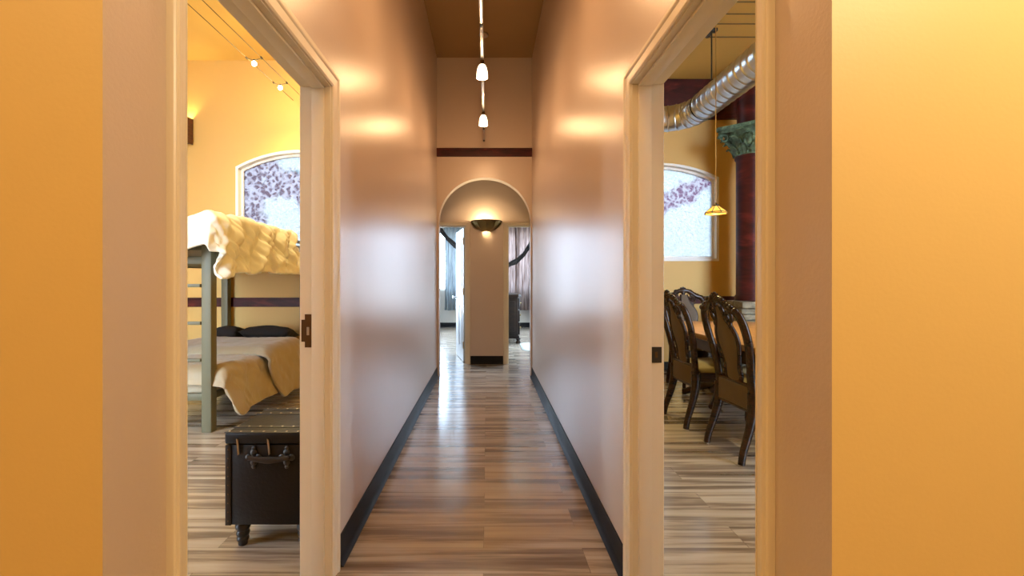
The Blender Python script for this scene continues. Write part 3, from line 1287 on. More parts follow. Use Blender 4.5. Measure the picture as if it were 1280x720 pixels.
# ladder at the foot end
rail_part('ladder_side', [(-2.74, -2.70, BY0 - .03, BY0 + .012, .0, 1.66)])
for z in (.585, .883, 1.185):
    rail_part('ladder_rung', [(-2.70, BX1 - PW, BY0 - .015, BY0 + .015, z - .013, z + .013)])


def mattress(z0, z1, label):
    o = MB()
    o.box(BX0 + .07, BX1 - .07, BY0 + .09, BY1 - .09, z0, z1, .035, 4)
    q = o.build('mattress', M['sheet'], None, True, 50)
    center_origin(q, ((BX0 + BX1) / 2, (BY0 + BY1) / 2, z0))
    tag(q, label, 'mattress')
    return q


mattress(.287, .45, 'beige mattress on the lower bunk under the tan comforter')
mattress(1.392, 1.55, 'beige mattress on the upper bunk under the cream comforter')


def fbm(x, y, z=0, o=4):
    return noise.fractal(Vector((x, y, z)), 1.0, 2.0, o)


def pillow(cx, cy, cz, lx, ly, lz, label, rot=0, tilt=0):
    b = MB()
    n = 18

    def surf(sign):
        def fn(u, v):
            a, c = u * 2 - 1, v * 2 - 1
            h = max(0, (1 - abs(a) ** 3.2)) ** .55 * max(0, (1 - abs(c) ** 3.2)) ** .55
            pin = 1 - .07 * (1 - abs(a)) * abs(c) - .0
            x = a * lx / 2 * (1 - .06 * (1 - c * c))
            y = c * ly / 2 * (1 - .06 * (1 - a * a))
            z = sign * h * lz / 2 + .012 * noise.noise(Vector((a * 3, c * 3, sign + cx)))
            if h < .02:
                z *= .3
            return Vector((x, y, z))
        return fn
    b.grid(surf(1), n, n)
    b.grid(surf(-1), n, n)
    bmesh.ops.remove_doubles(b.bm, verts=b.bm.verts[:], dist=.004)
    o = b.build('pillow', M['dark_cloth'], None, True, 80)
    o.location = (cx, cy, cz)
    o.rotation_euler = (tilt, 0, rot)
    tag(o, label, 'pillow')


pillow(-2.56, 5.36, .60, .58, .34, .17, 'dark pillow at the head of the lower bunk, nearer the room', .05, -.25)
pillow(-3.02, 5.38, .60, .30, .34, .16, 'dark pillow at the head of the lower bunk, behind the grey post', -.04, -.25)


# comforters: sheet unrolled over the bed and dropped past its right edge / foot
def drape(name, x_in, x_edge, y_foot, y_head, ztop, drop_x, drop_y, puff, fold, mat, label, parent=None, seed=0., flare=.06, nx=110, ny=150, thick=.025, inner_dip=.0, hem_wob=.05, corner=.0, round_r=.07, foldfreq=1.0):
    b = MB()
    Lx = (x_edge - x_in) + drop_x
    Ly = (y_head - y_foot) + drop_y

    def wrap(s, L):
        """s = distance past the rounded edge start; returns (out, down)"""
        if s <= 0:
            return 0., 0.
        q = round_r * PI / 2
        if s < q:
            a = s / round_r
            return round_r * math.sin(a), round_r * (1 - math.cos(a))
        e = s - q
        return round_r + e * flare, round_r + e

    def fn(u, v):
        # round off the loose corner of the cloth
        a_, c_ = max(0, (u - .70) / .30), max(0, (v - .80) / .20)
        if a_ > 0 and c_ > 0:
            q_ = max(a_, c_) / math.hypot(a_, c_)
            u, v = .70 + .30 * a_ * q_, .80 + .20 * c_ * q_
        s = u * Lx                       # from inside to right hem
        t_ = v * Ly                      # from head to foot hem
        hem = 1 + hem_wob * noise.noise(Vector((v * 5 + seed, u * 2, 3)))
        sx_ = (s - (x_edge - x_in - round_r)) * (hem + corner * max(0, v - .74) * 3.85)
        ty_ = (t_ - (y_head - y_foot - round_r)) * (1 + hem_wob * noise.noise(Vector((u * 5, seed, 7))))
        ox, dx_ = wrap(sx_, Lx)
        oy, dy_ = wrap(ty_, Ly)
        x = x_in + min(s, x_edge - x_in - round_r) + ox
        y = y_head - min(t_, y_head - y_foot - round_r) - oy
        down = max(dx_, dy_) + .35 * min(dx_, dy_)
        z = ztop - down
        inside = max(0., min(1., (x_edge - x - .02) / .35)) if dx_ < .01 else 0
        z -= inner_dip * (inside ** 2) * (3 - 2 * inside)
        # puffs and folds
        hang = min(1., down / .12)
        pf = puff * (fbm(x * 4 + seed, y * 4, down * 3) + .35 * fbm(x * 11, y * 11 + seed, down * 9))
        wq = .35 * noise.noise(Vector((y * 2.2, down * 4, seed + 9)))
        ridge = 1 - abs(noise.noise(Vector((y * 5.0 * foldfreq + down * 3.0 + seed + wq, down * 1.3, seed))))
        ridge2 = 1 - abs(noise.noise(Vector((y * 12.0 * foldfreq - down * 5.0 + seed * 2 + wq, down * 3.3, seed + 4))))
        ridge3 = 1 - abs(noise.noise(Vector((y * 22.0 * foldfreq + down * 9.0 + seed * 3 + wq, down * 8.0, seed + 6))))
        fo = fold * (1.6 * (ridge ** 2 - .55) + 0.75 * (ridge2 ** 2 - .55) + .16 * (ridge3 ** 2 - .55)) * (.25 + .75 * hang)
        nx_ = 0 if dx_ < .001 else min(1, dx_ / .05)
        ny_ = 0 if dy_ < .001 else min(1, dy_ / .05)
        if dy_ > dx_ * 1.2 and ny_ > 0:
            ridge3 = 1 - abs(noise.noise(Vector((x * 5.2 * foldfreq + down * 2 + seed, down * 1.3, seed))))
            y -= fold * 1.3 * (ridge3 - .6) * ny_ + pf * .6
        elif nx_ > 0:
            x += (fo + pf * .7) * nx_
            z += .4 * pf
        z += pf * (1 - max(nx_, ny_)) + fo * .35 * (1 - max(nx_, ny_))
        return Vector((x, y, z))
    b.grid(fn, nx, ny)
    o = b.build(name, mat, parent, True, 180)
    md = o.modifiers.new('thick', 'SOLIDIFY')
    md.thickness = thick
    md.offset = 0
    md2 = o.modifiers.new('sub', 'SUBSURF')
    md2.levels = 0
    md2.render_levels = 1
    if label:
        tag(o, label, 'comforter')
    return o


drape('comforter', -3.20, BX1 + .06, BY0 - .09, 5.12, 1.785, .46, .24, .026, .085, M['cream'],
      'rumpled cream comforter draped over the rail of the upper bunk', seed=2.3, inner_dip=.10, corner=.22, flare=.10, round_r=.08)
lower = drape('comforter', -3.18, BX1 + .09, BY0 + .05, 4.75, .515, .33, .10, .010, .022, M['tan'],
              'tan comforter on the lower bunk with its corner hanging low beside the bed post', seed=5.1, flare=.34, corner=.26, hem_wob=.04, round_r=.10, foldfreq=.8)
fold2 = drape('folded_edge', -3.18, BX1 + .15, 4.28, 5.10, .578, .42, .0, .010, .016, M['tan'], None, parent=lower, seed=9.7, flare=.28, ny=60, hem_wob=.05, thick=.03, round_r=.13, foldfreq=.6)

# ------------------------------------------------------------------ trunk by the doorway
TX0, TX1, TY0, TY1, TZ0, TZ1 = -1.19, -.80, 2.07, 2.46, .115, .535
tr = thing('trunk', ((TX0 + TX1) / 2, (TY0 + TY1) / 2, 0), 'black leather studded trunk on turned legs just inside the left doorway', 'trunk')
b = MB()
b.box(TX0, TX1, TY0, TY1, TZ0, TZ1 - .055, .006)
b.build('body', M['leather'], tr, True)
b = MB()
b.box(TX0 - .004, TX1 + .004, TY0 - .004, TY1 + .004, TZ1 - .052, TZ1, .010, 3)
lid = b.build('lid', M['leather'], tr, True)


stud_mesh = {}


def studs(parent, mat, a, c, n, nrm, r=.0055):
    a, c = Vector(a), Vector(c)
    key = (mat.name, r)
    for i in range(n):
        if key not in stud_mesh:
            b = MB()
            b.ball((0, 0, 0), r, 8, tuple(1 - .45 * abs(q) for q in nrm))
            o = b.build('stud', mat, None, True)
            stud_mesh[key] = o.data
        else:
            o = bpy.data.objects.new('stud', stud_mesh[key])
            COL.objects.link(o)
        o.parent = parent
        o.location = a.lerp(c, i / (n - 1)) - world_loc(parent)


for y in (TY0 + .012, TY0 + .085, TY1 - .09, TY1 - .012):
    b = MB()
    b.box(TX0 - .005, TX1 + .005, y - .014, y + .014, TZ1 - .001, TZ1 + .003, .0015)
    sb = b.build('strap_band', M['leather_trim'], tr, True)
    studs(sb, M['stud'], (TX0 + .012, y, TZ1 + .003), (TX1 - .012, y, TZ1 + .003), 8, (0, 0, 1))
for x in (TX0 + .013, TX1 - .013):
    b = MB()
    b.box(x - .013, x + .013, TY0 - .0035, TY0 - .0005, TZ0, TZ1 - .055, .001)
    sb = b.build('corner_strip', M['leather_trim'], tr, True)
    studs(sb, M['bronze'], (x, TY0 - .003, TZ0 + .02), (x, TY0 - .003, TZ1 - .075), 9, (0, 1, 0), .0035)
for xq in (TX0 + .055, (TX0 + TX1) / 2 + .0):
    b = MB()
    b.prism([(xq - .003, TZ1 - .025), (xq + .006, TZ1 - .03), (xq + .011, TZ1 - .095), (xq + .004, TZ1 - .10)], 'y', TY0 - .008, TY0 - .004)
    b.build('hasp', M['stud'], tr)
# handle
hx = -.985
for s in (-1, 1):
    b = MB()
    c = Vector((hx + s * .075, TY0, .425))
    for a in range(4):
        q = c + Vector((math.cos(a * PI / 2) * .022, -.004, math.sin(a * PI / 2) * .022))
        b.ball(q, .016, 10, (1, .4, 1))
    for k in (1, -1):
        b.ball(c + Vector((0, -.004, k * .042)), .010, 10, (1, .5, 1))
    b.tube([c + Vector((0, .0, 0)), c + Vector((0, -.022, 0))], .012, 10)
    b.build('handle_bracket', M['black_metal'], tr, True)
b = MB()
hp = []
for i in range(13):
    u = -1 + 2 * i / 12
    hp.append((hx + u * .095, TY0 - .024, .428 - .012 * (1 - u * u) + .004))
b.tube(hp, [.010 + .006 * (1 - abs(-1 + 2 * i / 12)) for i in range(13)], 10, .55, True, (0, 1, 0))
b.build('handle', M['leather_trim'], tr, True)
for x in (TX0 + .052, TX1 - .052):
    for y in (TY0 + .052, TY1 - .052):
        b = MB()
        b.lathe([(0, 0), (.019, 0), (.021, .006), (.022, .018), (.027, .026), (.027, .034), (.023, .040), (.029, .050), (.030, .060), (.025, .068), (.033, .080), (.034, .094), (.028, .103), (.030, .117), (0, .117)], 18, (x, y, 0))
        b.build('leg', M['black_metal'], tr, True)

# ------------------------------------------------------------------ cable lights in the bunk room
ZCB = HC + 2.25
for x, lab in ((-2.43, 'thin overhead lighting cable in the bunk room, left of the pair'), (-2.28, 'thin overhead lighting cable in the bunk room, right of the pair')):
    b = MB()
    b.tube([(x, YF + .12, ZCB), (x, 3.2, ZCB - .012), (x, YLR, ZCB)], .0035, 6)
    o = b.build('lighting_cable', M['cable'], None, True)
    tag(center_origin(o, (x, 3.2, ZCB)), lab, 'cable', 'lighting cables over the bunk room')


def cable_lamp(y, lab):
    l = thing('cable_lamp', (-2.355, y, ZCB - .005), lab, 'lamp', 'bulbs on the bunk room cables')
    z = ZCB - .008
    b = MB()
    b.tube([(-2.43, y - .02, z), (-2.40, y, z - .01), (-2.355, y, z - .02), (-2.31, y, z - .01), (-2.28, y + .02, z)], .004, 8)
    b.build('arm', M['cable'], l, True)
    for x in (-2.43, -2.28):
        b = MB()
        b.box(x - .006, x + .006, y - .02, y + .02, z - .006, z + .012, .002)
        b.build('clip', M['black_metal'], l)
    b = MB()
    b.tube([(-2.355, y, z - .015), (-2.355, y, z - .04)], .011, 10)
    b.build('socket', M['bronze'], l, True)
    b = MB()
    b.ball((-2.355, y, z - .055), .024, 14, (1, 1, 1.0))
    b.build('bulb', M['bulb'], l, True)
    point('cable_lamp_light', (-2.355, y, z - .105), 48, (1, .80, .36), .03, 135, .8)
    point('cable_lamp_glow', (-2.355, y, z - .105), 11, (1, .80, .36), .03)


cable_lamp(4.60, 'lit bulb hung on the bunk room cables, the nearer of the two in view')
cable_lamp(5.18, 'lit bulb hung on the bunk room cables, close to the back wall')
cable_lamp(2.65, 'lit bulb on the bunk room cables hidden above the doorway')

# wall sconce box at left on the bunk room back wall
point('bunk_room_spot_light', (-1.25, 2.9, 3.45), 26, (1, .84, .46), .04, 120, .7, (R(18), 0, R(35)))
ws = thing('wall_sconce', (-3.76, YLR, 2.92), 'dark cherry wood box sconce on the bunk room back wall', 'sconce')
b = MB()
for q in ((-3.84, -3.68, YLR - .13, YLR - .115), (-3.84, -3.825, YLR - .13, YLR - .002), (-3.695, -3.68, YLR - .13, YLR - .002)):
    b.box(q[0], q[1], q[2], q[3], 2.92, 3.24, .002)
b.box(-3.83, -3.69, YLR - .12, YLR - .002, 2.93, 2.945)
b.build('box_shade', M['sconce_wood'], ws)
b = MB()
b.tube([(-3.76, YLR - .06, 2.945), (-3.76, YLR - .06, 3.02)], .014, 10)
b.ball((-3.76, YLR - .06, 3.05), .026)
b.build('bulb', M['bulb'], ws, True)
point('box_sconce_light', (-3.76, YLR - .06, 3.16), 14, (1, .82, .36), .03)

# ------------------------------------------------------------------ dining room
# table
tb = thing('dining_table', (2.43, 3.75, 0), 'long polished honey wood dining table with the carved chairs drawn up', 'table')


def table_outline(hx, y0, y1, c=.16):
    q = []
    n = 40
    for i in range(n):
        a = 2 * PI * i / n
        sx_, sy_ = math.cos(a), math.sin(a)
        e = .32
        x = math.copysign(abs(sx_) ** e, sx_) * hx
        y = math.copysign(abs(sy_) ** e, sy_) * (y1 - y0) / 2
        q.append((2.43 + x, (y0 + y1) / 2 + y))
    return q


b = MB()
b.prism(table_outline(.60, 2.45, 5.08), 'z', .735, .752)
b.prism(table_outline(.62, 2.43, 5.10), 'z', .752, .770)
b.prism(table_outline(.575, 2.475, 5.055), 'z', .715, .735)
b.build('tabletop', M['table_wood'], tb)
b = MB()
b.prism(table_outline(.50, 2.58, 4.95), 'z', .60, .716)
b.build('apron', M['chair_wood'], tb)
for y in (2.90, 4.62):
    b = MB()
    b.lathe([(0, .09), (.16, .09), (.17, .12), (.12, .16), (.08, .22), (.11, .30), (.13, .38), (.10, .46), (.07, .52), (.10, .56), (.14, .602), (0, .602)], 24, (2.43, y, 0))
    b.build('pedestal', M['chair_wood'], tb, True)
    for k in range(4):
        a = PI / 4 + k * PI / 2
        b = MB()
        dv = Vector((math.cos(a), math.sin(a), 0))
        c = Vector((2.43, y, 0))
        b.tube([c + dv * .08 + Vector((0, 0, .15)), c + dv * .2 + Vector((0, 0, .14)), c + dv * .32 + Vector((0, 0, .08)), c + dv * .40 + Vector((0, 0, .035)), c + dv * .44 + Vector((0, 0, .03))], [.05, .048, .036, .032, .026], 10)
        b.build('foot', M['chair_wood'], tb, True)


def catmull(pts, per=6):
    pts = [Vector(p) for p in pts]
    out = []
    n = len(pts)
    for i in range(n - 1):
        p0, p1, p2, p3 = pts[max(i - 1, 0)], pts[i], pts[i + 1], pts[min(i + 2, n - 1)]
        for k in range(per):
            t_ = k / per
            out.append(.5 * ((2 * p1) + (-p0 + p2) * t_ + (2 * p0 - 5 * p1 + 4 * p2 - p3) * t_ ** 2 + (-p0 + 3 * p1 - 3 * p2 + p3) * t_ ** 3))
    out.append(pts[-1])
    return out


def interp(vals, n):
    m = len(vals) - 1
    return [vals[min(int(i * m / (n - 1)), m - 1)] * (1 - (i * m / (n - 1) - min(int(i * m / (n - 1)), m - 1))) + vals[min(int(i * m / (n - 1)), m - 1) + 1] * (i * m / (n - 1) - min(int(i * m / (n - 1)), m - 1)) for i in range(n)]


def back_x(z):
    """rake of the chair back plane"""
    t_ = max(0, (z - .46) / .66)
    return .075 - .05 * t_ - .11 * t_ * t_


def make_chair():
    c = thing('dining_chair', (0, 0, 0), 'x', 'chair', 'carved dining chairs round the table')
    wd = M['chair_wood']
    # posts: rear leg and side of the back in one sweep
    for s in (-1, 1):
        b = MB()
        pth = catmull([(-.015, s * .215, 0), (.0, s * .212, .08), (.045, s * .205, .22), (.075, s * .200, .36), (back_x(.47), s * .200, .47)], 6)
        b.tube(pth, interp([.024, .025, .030, .038, .038], len(pth)), 10, .85, True, (0, 1, 0))
        b.build('leg', wd, c, True, 60)
        b = MB()
        pth = catmull([(back_x(.46), s * .196, .455), (back_x(.56), s * .196, .56), (back_x(.70), s * .222, .70), (back_x(.82), s * .240, .82), (back_x(.92), s * .238, .92), (back_x(.985), s * .220, .985), (back_x(1.02), s * .188, 1.02), (back_x(1.035), s * .140, 1.035), (back_x(1.07), s * .095, 1.070), (back_x(1.095), s * .05, 1.095), (back_x(1.10), 0, 1.10)], 6)
        b.tube(pth, interp([.036, .034, .034, .034, .033, .032, .030, .028, .030, .028, .024], len(pth)), 10, .72, True, (1, 0, 0))
        # small scrolls on the shoulder
        for (yy, zz, rr) in ((.205, 1.025, .028), (.135, 1.06, .024), (.085, 1.095, .024), (.165, 1.05, .020)):
            b.ball((back_x(zz) - .006, s * yy, zz), rr, 10, (.8, 1.2, .8))
        b.build('back_post', wd, c, True, 60)
        # inner scroll between post and splat
        b = MB()
        q = []
        for i in range(26):
            a = i / 25 * 2.6 * PI
            r_ = .062 * (1 - i / 25 * .72)
            zz = .985 + math.sin(a + 1.1) * r_
            q.append((back_x(zz) + .004, s * (.088 - math.cos(a + 1.1) * r_ * .62), zz))
        b.tube(q, interp([.013, .015, .010], 26), 8)
        b.build('scroll', wd, c, True, 60)
        # front cabriole leg
        b = MB()
        pth = catmull([(.50, s * .235, .455), (.525, s * .248, .36), (.525, s * .248, .26), (.49, s * .232, .12), (.50, s * .238, .04), (.53, s * .248, .0)], 6)
        b.tube(pth, interp([.035, .034, .027, .019, .018, .026], len(pth)), 10)
        b.build('leg', wd, c, True, 60)
    # crest carving: shell
    b = MB()
    for k in range(7):
        a = R(-66 + 22 * k)
        L_ = .075 - .012 * abs(k - 3) / 3
        p0 = Vector((back_x(1.07), 0, 1.07))
        p1 = p0 + Vector((-.014, math.sin(a) * L_, math.cos(a) * L_))
        b.tube([p0, p0.lerp(p1, .6) + Vector((-.012, 0, 0)), p1], [.010, .018, .011], 8)
    b.ball((back_x(1.07) - .01, 0, 1.06), .024, 12, (.8, 1, 1))
    b.build('crest_carving', wd, c, True, 60)
    # vase splat: padded panel + carved edge
    out = [(.062, .50), (.082, .56), (.078, .62), (.098, .70), (.118, .78), (.112, .85), (.080, .91), (.052, .955), (.038, 1.0), (.030, 1.05)]
    cent = out + [(-y, z) for y, z in reversed(out)]
    b = MB()
    bm = b.bm
    rows = []
    cz = []
    fine = catmull([(0, y, z) for y, z in out], 4)
    for p in fine:
        rows.append([bm.verts.new((back_x(p.z) + (.012 * (k - 2) ** 2 / 4 - .018 if True else 0), p.y * (k - 2) / 2, p.z)) for k in range(5)])
    rows2 = []
    for p in fine:
        rows2.append([bm.verts.new((back_x(p.z) + .016, p.y * (k - 2) / 2, p.z)) for k in range(5)])
    for Rw in (rows, rows2):
        for A, B in zip(Rw, Rw[1:]):
            for k in range(4):
                bm.faces.new((A[k], A[k + 1], B[k + 1], B[k]))
    for A, B, C_, D in zip(rows, rows[1:], rows2, rows2[1:]):
        bm.faces.new((A[0], B[0], D[0], C_[0]))
        bm.faces.new((A[4], C_[4], D[4], B[4]))
    b.build('splat', M['chair_panel'], c, True, 50)
    b = MB()
    for s in (-1, 1):
        pth = [(back_x(p.z), s * (p.y + .004), p.z) for p in fine]
        b.tube(pth, .0165, 8)
        for zz, yy, rr in ((.60, .090, .020), (.56, .094, .018), (.92, .088, .022), (.95, .070, .018), (.71, .112, .016)):
            b.ball((back_x(zz) - .004, s * yy, zz), rr, 10, (.8, .9, 1.2))
    b.build('splat_edge', wd, c, True, 60)
    # lower back rail / apron
    b = MB()
    pth = [(back_x(.47) - .012, -.195, .40), (back_x(.47) - .012, .195, .40)]
    b.box(back_x(.47) - .022, back_x(.47) + .008, -.195, .195, .345, .515, .008)
    b.build('back_apron', M['chair_panel'], c, True)
    b = MB()
    for zz in (.345, .515):
        b.tube([(back_x(.47) - .012, -.198, zz), (back_x(.47) - .012, .198, zz)], .014, 8)
    b.build('apron_moulding', wd, c, True)
    # seat frame + cushion
    def seat_poly(g):
        return [(.07 - g, -.205 - g * .3), (.07 - g, .205 + g * .3), (.30, .238 + g), (.50, .255 + g), (.545 + g, .20), (.555 + g, 0), (.545 + g, -.20), (.50, -.255 - g), (.30, -.238 - g)]
    b = MB()
    b.prism(seat_poly(.004), 'z', .385, .455)
    b.prism(seat_poly(.014), 'z', .445, .462)
    b.build('seat_frame', wd, c)
    b = MB()
    bm = b.bm
    base_p = seat_poly(-.006)
    lv = []
    for k, (sc_, zz) in enumerate(((1, .460), (1.0, .485), (.94, .505), (.75, .522), (.4, .532), (.05, .535))):
        lv.append([bm.verts.new((.31 + (x - .31) * sc_, y * sc_, zz)) for x, y in base_p])
    for A, B in zip(lv, lv[1:]):
        for i in range(len(A)):
            bm.faces.new((A[i], A[(i + 1) % len(A)], B[(i + 1) % len(A)], B[i]))
    bm.faces.new(lv[-1])
    bm.faces.new(lv[0][::-1])
    o = b.build('seat_cushion', M['seat_fab'], c, True, 80)
    return c


chair = make_chair()
specs = [((1.695, 3.243, 0), 3, 'carved high-back chair nearest the doorway, its back to the hall'),
         ((1.65, 3.975, 0), 2, 'carved high-back chair second from the doorway along the table side'),
         ((2.40, 5.50, 0), -90, 'carved high-back chair at the far head of the table under the window')]
for i, (loc, rz, lab) in enumerate(specs):
    o = chair if i == 0 else copy_tree(chair)
    o.location = loc
    o.rotation_euler = (0, 0, R(rz))
    o['label'] = lab

# spiral duct
dx_, dz_ = 2.35, 3.12
path = []
y = 2.6
seg = .012
while y < 5.02:
    path.append(Vector((dx_, y, dz_)))
    y += seg
rb = .34
for i in range(40):
    a = (i / 39) * PI / 2
    path.append(Vector((dx_ - rb + rb * math.cos(a), 5.02 + rb * math.sin(a), dz_)))
x = dx_ - rb
while x > .72:
    path.append(Vector((x, 5.02 + rb, dz_)))
    x -= seg
rad = []
acc = 0
for i, p in enumerate(path):
    if i:
        acc += (p - path[i - 1]).length
    ph = (acc / .105) % 1
    rad.append(.145 + (.006 if ph < .13 else 0))
b = MB()
b.tube(path, rad, 32, 1, True)
o = b.build('air_duct', M['duct'], None, True, 30)
tag(center_origin(o, (dx_, 4.2, dz_)), 'round galvanised spiral duct bending high across the dining room', 'duct')
# duct hanger
hx_, hy_ = 2.43, 4.93
h = thing('duct_hanger', (hx_, hy_, ZR), 'black bracket and rod holding the spiral duct from the ceiling', 'hanger')
b = MB()
b.box(hx_ - .055, hx_ + .055, hy_ - .03, hy_ + .03, ZR - .035, ZR, .006)
b.box(hx_ - .055, hx_ - .02, hy_ - .03, hy_ + .03, ZR - .09, ZR - .03, .006)
b.build('bracket', M['black_metal'], h, True)
b = MB()
b.tube([(hx_, hy_, ZR - .03), (hx_, hy_, dz_ + .15)], .008, 8)
b.build('rod', M['black_metal'], h, True)
b = MB()
b.tube([(dx_ + .153 * math.cos(a), hy_, dz_ + .153 * math.sin(a)) for a in [2 * PI * k / 40 for k in range(40)]], .006, 8, closed=True)
b.build('strap', M['black_metal'], h, True)

# ceiling wires across the dining room
for k, y in enumerate((4.42, 4.62, 4.80, 5.06)):
    b = MB()
    z = ZR - .02
    b.tube([(XR + TW, y, z), (4.6, y, z)], .006, 6)
    o = b.build('ceiling_wire', M['cable'], None, True)
    tag(center_origin(o, (2.6, y, z)), ['thin dark wire under the dining room ceiling, nearest of four', 'thin dark wire under the dining room ceiling, second of four', 'thin dark wire under the dining room ceiling, third of four', 'thin dark wire under the dining room ceiling, by the black bracket'][k], 'wire', 'ceiling wires in the dining room')

# pendant
px_, py_ = 2.115, 4.21
pz0 = 1.842
pd = thing('pendant_lamp', (px_, py_, pz0), 'small amber stained glass pendant lamp hanging before the arched window', 'lamp')
NS = 8
r0, r1, hh = .098, .026, .072
b = MB()
b.lathe([(r0, .0), (r0 * 1.0, .012), (r1, hh), (r1 - .004, hh - .002), (r0 - .005, .012), (r0 - .005, 0), (r0, 0)], NS, (px_, py_, pz0))
b.build('shade', M['amber'], pd)
b = MB()
for k in range(NS):
    a = 2 * PI * k / NS
    cs, sn = math.cos(a), math.sin(a)
    b.tube([(px_ + cs * r0, py_ + sn * r0, pz0), (px_ + cs * r0, py_ + sn * r0, pz0 + .012), (px_ + cs * r1, py_ + sn * r1, pz0 + hh)], .0035, 6)
for zz, rr in ((.0, r0), (.012, r0), (hh, r1)):
    b.tube([(px_ + math.cos(2 * PI * k / NS) * rr, py_ + math.sin(2 * PI * k / NS) * rr, pz0 + zz) for k in range(NS)], .0035, 6, closed=True)
b.build('lead_came', M['lead'], pd, True)
b = MB()
b.lathe([(r1 + .004, hh - .004), (r1 + .004, hh + .006), (.012, hh + .018), (.008, hh + .03), (0, hh + .03)], 16, (px_, py_, pz0))
b.build('cap', M['lead'], pd, True)
b = MB()
b.tube([(px_, py_, pz0 + hh + .02), (px_, py_, ZR)], .004, 8)
b.build('cord', M['cord_gold'], pd, True)
b = MB()
b.ball((px_, py_, pz0 + .03), .018)
b.build('bulb', M['bulb'], pd, True)
point('pendant_light', (px_, py_, pz0 - .015), 22, WARM2, .03, 95, .6)
point('pendant_glow', (px_, py_, pz0 - .015), 1.0, WARM2, .03)

# column with green capital on a stone plinth
ccx, ccy = 3.25, 5.60
cl = thing('column', (ccx, ccy, 0), 'dark red column with a green leafy capital on a stacked stone plinth', 'column')
b = MB()
b.lathe([(0, .98), (.185, .98), (.185, 1.03), (.17, 1.05), (.17, 2.70), (.185, 2.72), (.185, 2.76), (0, 2.76)], 32, (ccx, ccy, 0))
b.lathe([(0, 3.10), (.16, 3.10), (.16, ZR), (0, ZR)], 32, (ccx, ccy, 0))
b.build('shaft', M['red'], cl, True)
b = MB()
b.lathe([(0, 2.74), (.18, 2.74), (.19, 2.76), (.18, 2.78), (.20, 2.86), (.25, 2.96), (.30, 3.03), (0, 3.03)], 32, (ccx, ccy, 0))
ab = []
for k in range(4):
    a0, a1 = PI / 2 * k, PI / 2 * (k + 1)
    p0, p1 = Vector((math.cos(a0), math.sin(a0))) * .43, Vector((math.cos(a1), math.sin(a1))) * .43
    for i in range(8):
        u = .06 + .88 * i / 7
        q = p0.lerp(p1, u)
        q *= 1 - .10 * math.sin(PI * u)
        ab.append((ccx + q.x, ccy + q.y))
b.prism(ab, 'z', 3.02, 3.06)
b.prism([(ccx + (x - ccx) * 1.05, ccy + (y - ccy) * 1.05) for x, y in ab], 'z', 3.055, 3.10)
bell = b.build('capital', M['patina'], cl, True, 30)
for tier, (nl, zb, zt, rb_, rt_) in enumerate(((10, 2.76, 2.90, .185, .275), (10, 2.84, 3.00, .20, .34))):
    for k in range(nl):
        a = 2 * PI * (k + .5 * tier) / nl
        b = MB()
        ca, sa = math.cos(a), math.sin(a)
        tang = Vector((-sa, ca, 0))
        cc = Vector((ccx, ccy, 0))

        def lf(u, v, ca=ca, sa=sa):
            w = (v - .5) * .13 * math.sin(PI * min(1, .18 + u * .80)) * (1 + .18 * math.sin(u * 26))
            rr = rb_ + (rt_ - rb_) * u ** 2.2 + .012 * math.cos(v * PI * 4) * .5
            zz = zb + (zt - zb) * (u if u < .86 else .86 - (u - .86) * .8)
            return cc + Vector((ca * rr, sa * rr, zz)) + tang * w
        b.grid(lf, 14, 8)
        q = b.build('leaf', M['patina'], bell, True, 60)
        sm = q.modifiers.new('t', 'SOLIDIFY')
        sm.thickness = .014
for k in range(4):
    a = PI / 2 * k
    b = MB()
    q = []
    for i in range(22):
        t_ = i / 21 * 2.4 * PI
        r_ = .055 * (1 - i / 21 * .75)
        rr = .345 + math.cos(t_) * r_
        q.append((ccx + math.cos(a) * rr, ccy + math.sin(a) * rr, 2.965 + math.sin(t_) * r_))
    b.tube(q, interp([.022, .018, .012], 22), 8)
    b.build('volute', M['patina'], bell, True, 60)
b = MB()
rnd = random.Random(3)
z = 0
while z < .97:
    hgt = rnd.uniform(.06, .12)
    if z + hgt > .93:
        hgt = 1.0 - z - .02
    for side in range(4):
        u = -.24
        while u < .22:
            wv = rnd.uniform(.12, .24)
            u1 = min(.24, u + wv)
            dp = rnd.uniform(-.015, .015)
            if side == 0:
                b.box(ccx + u, ccx + u1 - .006, ccy - .24 + dp, ccy - .05, z, z + hgt - .006, .012)
            elif side == 1:
                b.box(ccx + u, ccx + u1 - .006, ccy + .05, ccy + .24 + dp, z, z + hgt - .006, .012)
            elif side == 2:
                b.box(ccx - .24 + dp, ccx - .05, ccy + u, ccy + u1 - .006, z, z + hgt - .006, .012)
            else:
                b.box(ccx + .05, ccx + .24 + dp, ccy + u, ccy + u1 - .006, z, z + hgt - .006, .012)
            u = u1
    z += hgt
b.box(ccx - .2, ccx + .2, ccy - .2, ccy + .2, 0, z - .005)
b.build('plinth', M['stone'], cl, True, 40)

# ------------------------------------------------------------------ other lights of the rooms
# dining room spots (out of sight along the hall side)
point('dining_spot_light', (1.18, 5.25, 3.70), 235, (1, .80, .32), .04, 78, .5, (R(-36), 0, 0))
point('dining_spot_light', (2.6, 2.0, 3.75), 14, (1, .82, .30), .05, 84, .8)
# near room lamps
point('near_room_lamp', (1.55, .02, 2.75), 45, (1, .76, .42), .08)
point('near_room_lamp', (-1.9, -.9, 2.9), 40, (1, .73, .40), .08)
point('near_room_lamp', (1.15, .12, 2.25), 30, (1, .91, .70), .05)
point('near_room_lamp', (.0, -1.2, 3.4), 60, (1, .74, .42), .08)

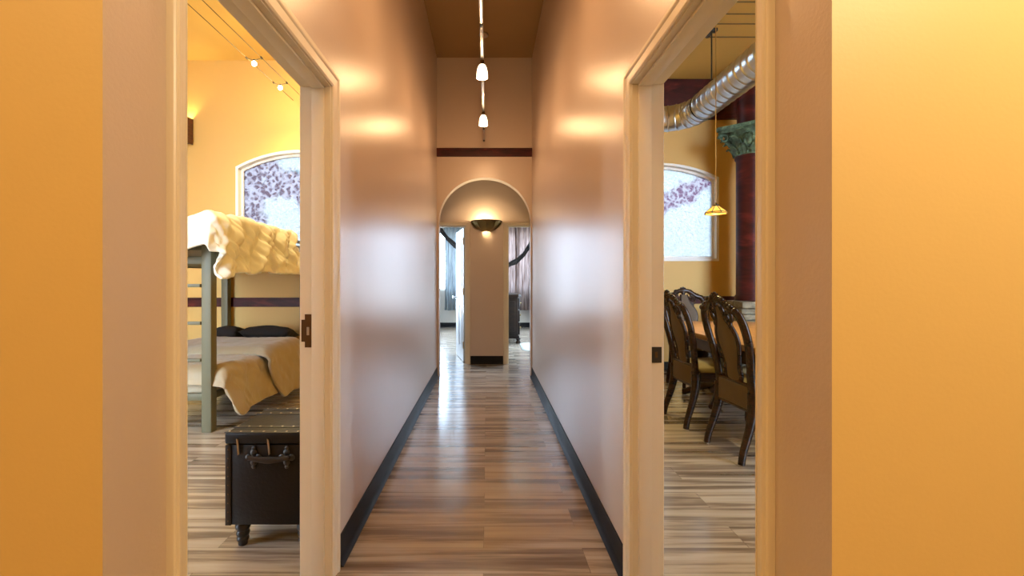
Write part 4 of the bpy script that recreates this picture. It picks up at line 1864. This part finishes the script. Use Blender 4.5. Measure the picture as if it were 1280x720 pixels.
# ------------------------------------------------------------------ world
w = bpy.data.worlds.new('sky')
S.world = w
w.use_nodes = True
nt = w.node_tree
bg = nt.nodes['Background']
tc = nt.nodes.new('ShaderNodeTexCoord')
sep = nt.nodes.new('ShaderNodeSeparateXYZ')
nt.links.new(tc.outputs['Generated'], sep.inputs[0])
rp = nt.nodes.new('ShaderNodeValToRGB')
rp.color_ramp.elements[0].position = .42
rp.color_ramp.elements[0].color = (.42, .45, .47, 1)
rp.color_ramp.elements[1].position = .56
rp.color_ramp.elements[1].color = (.60, .79, 1.0, 1)
mr = nt.nodes.new('ShaderNodeMapRange')
mr.inputs['From Min'].default_value = -1
mr.inputs['From Max'].default_value = 1
nt.links.new(sep.outputs['Z'], mr.inputs['Value'])
nt.links.new(mr.outputs['Result'], rp.inputs['Fac'])
nt.links.new(rp.outputs['Color'], bg.inputs['Color'])
bg.inputs['Strength'].default_value = SKY

# sampling guides at the added side windows and the far end windows
for x, rz in ((-1.395, -90), (1.395, 90)):
    ld = bpy.data.lights.new('window_portal', 'AREA')
    ld.shape = 'RECTANGLE'
    ld.size = 3.6
    ld.size_y = 2.1
    ld.cycles.is_portal = True
    o = bpy.data.objects.new('window_portal', ld)
    COL.objects.link(o)
    o.location = (x, 9.2, 1.55)
    o.rotation_euler = (R(90), 0, R(rz))
for x, sx_ in ((-.97, .70), (.775, 1.05)):
    ld = bpy.data.lights.new('window_portal', 'AREA')
    ld.shape = 'RECTANGLE'
    ld.size = sx_
    ld.size_y = 1.55
    ld.cycles.is_portal = True
    o = bpy.data.objects.new('window_portal', ld)
    COL.objects.link(o)
    o.location = (x, YW - .005, 1.725)
    o.rotation_euler = (R(-90), 0, 0)

# ------------------------------------------------------------------ camera
cd = bpy.data.cameras.new('camera')
cd.sensor_width = 36
cd.lens = F / 1280 * 36
cd.shift_x = (640 - CX) / 1280
cd.shift_y = -(360 - CY) / 1280
cd.clip_start = .02
cam = bpy.data.objects.new('camera', cd)
COL.objects.link(cam)
cam.location = (0, 0, HC)
cam.rotation_euler = (R(90), 0, 0)
S.camera = cam

S.view_settings.view_transform = 'Standard'
S.view_settings.look = 'None'
S.view_settings.gamma = 1
S.view_settings.exposure = 0.13
S.view_settings.use_curve_mapping = False
S.cycles.use_denoising = True
S.cycles.max_bounces = 10
S.cycles.diffuse_bounces = 3
S.cycles.glossy_bounces = 4
S.cycles.transmission_bounces = 6
S.cycles.transparent_max_bounces = 8
S.cycles.sample_clamp_indirect = 8
S.cycles.caustics_reflective = False
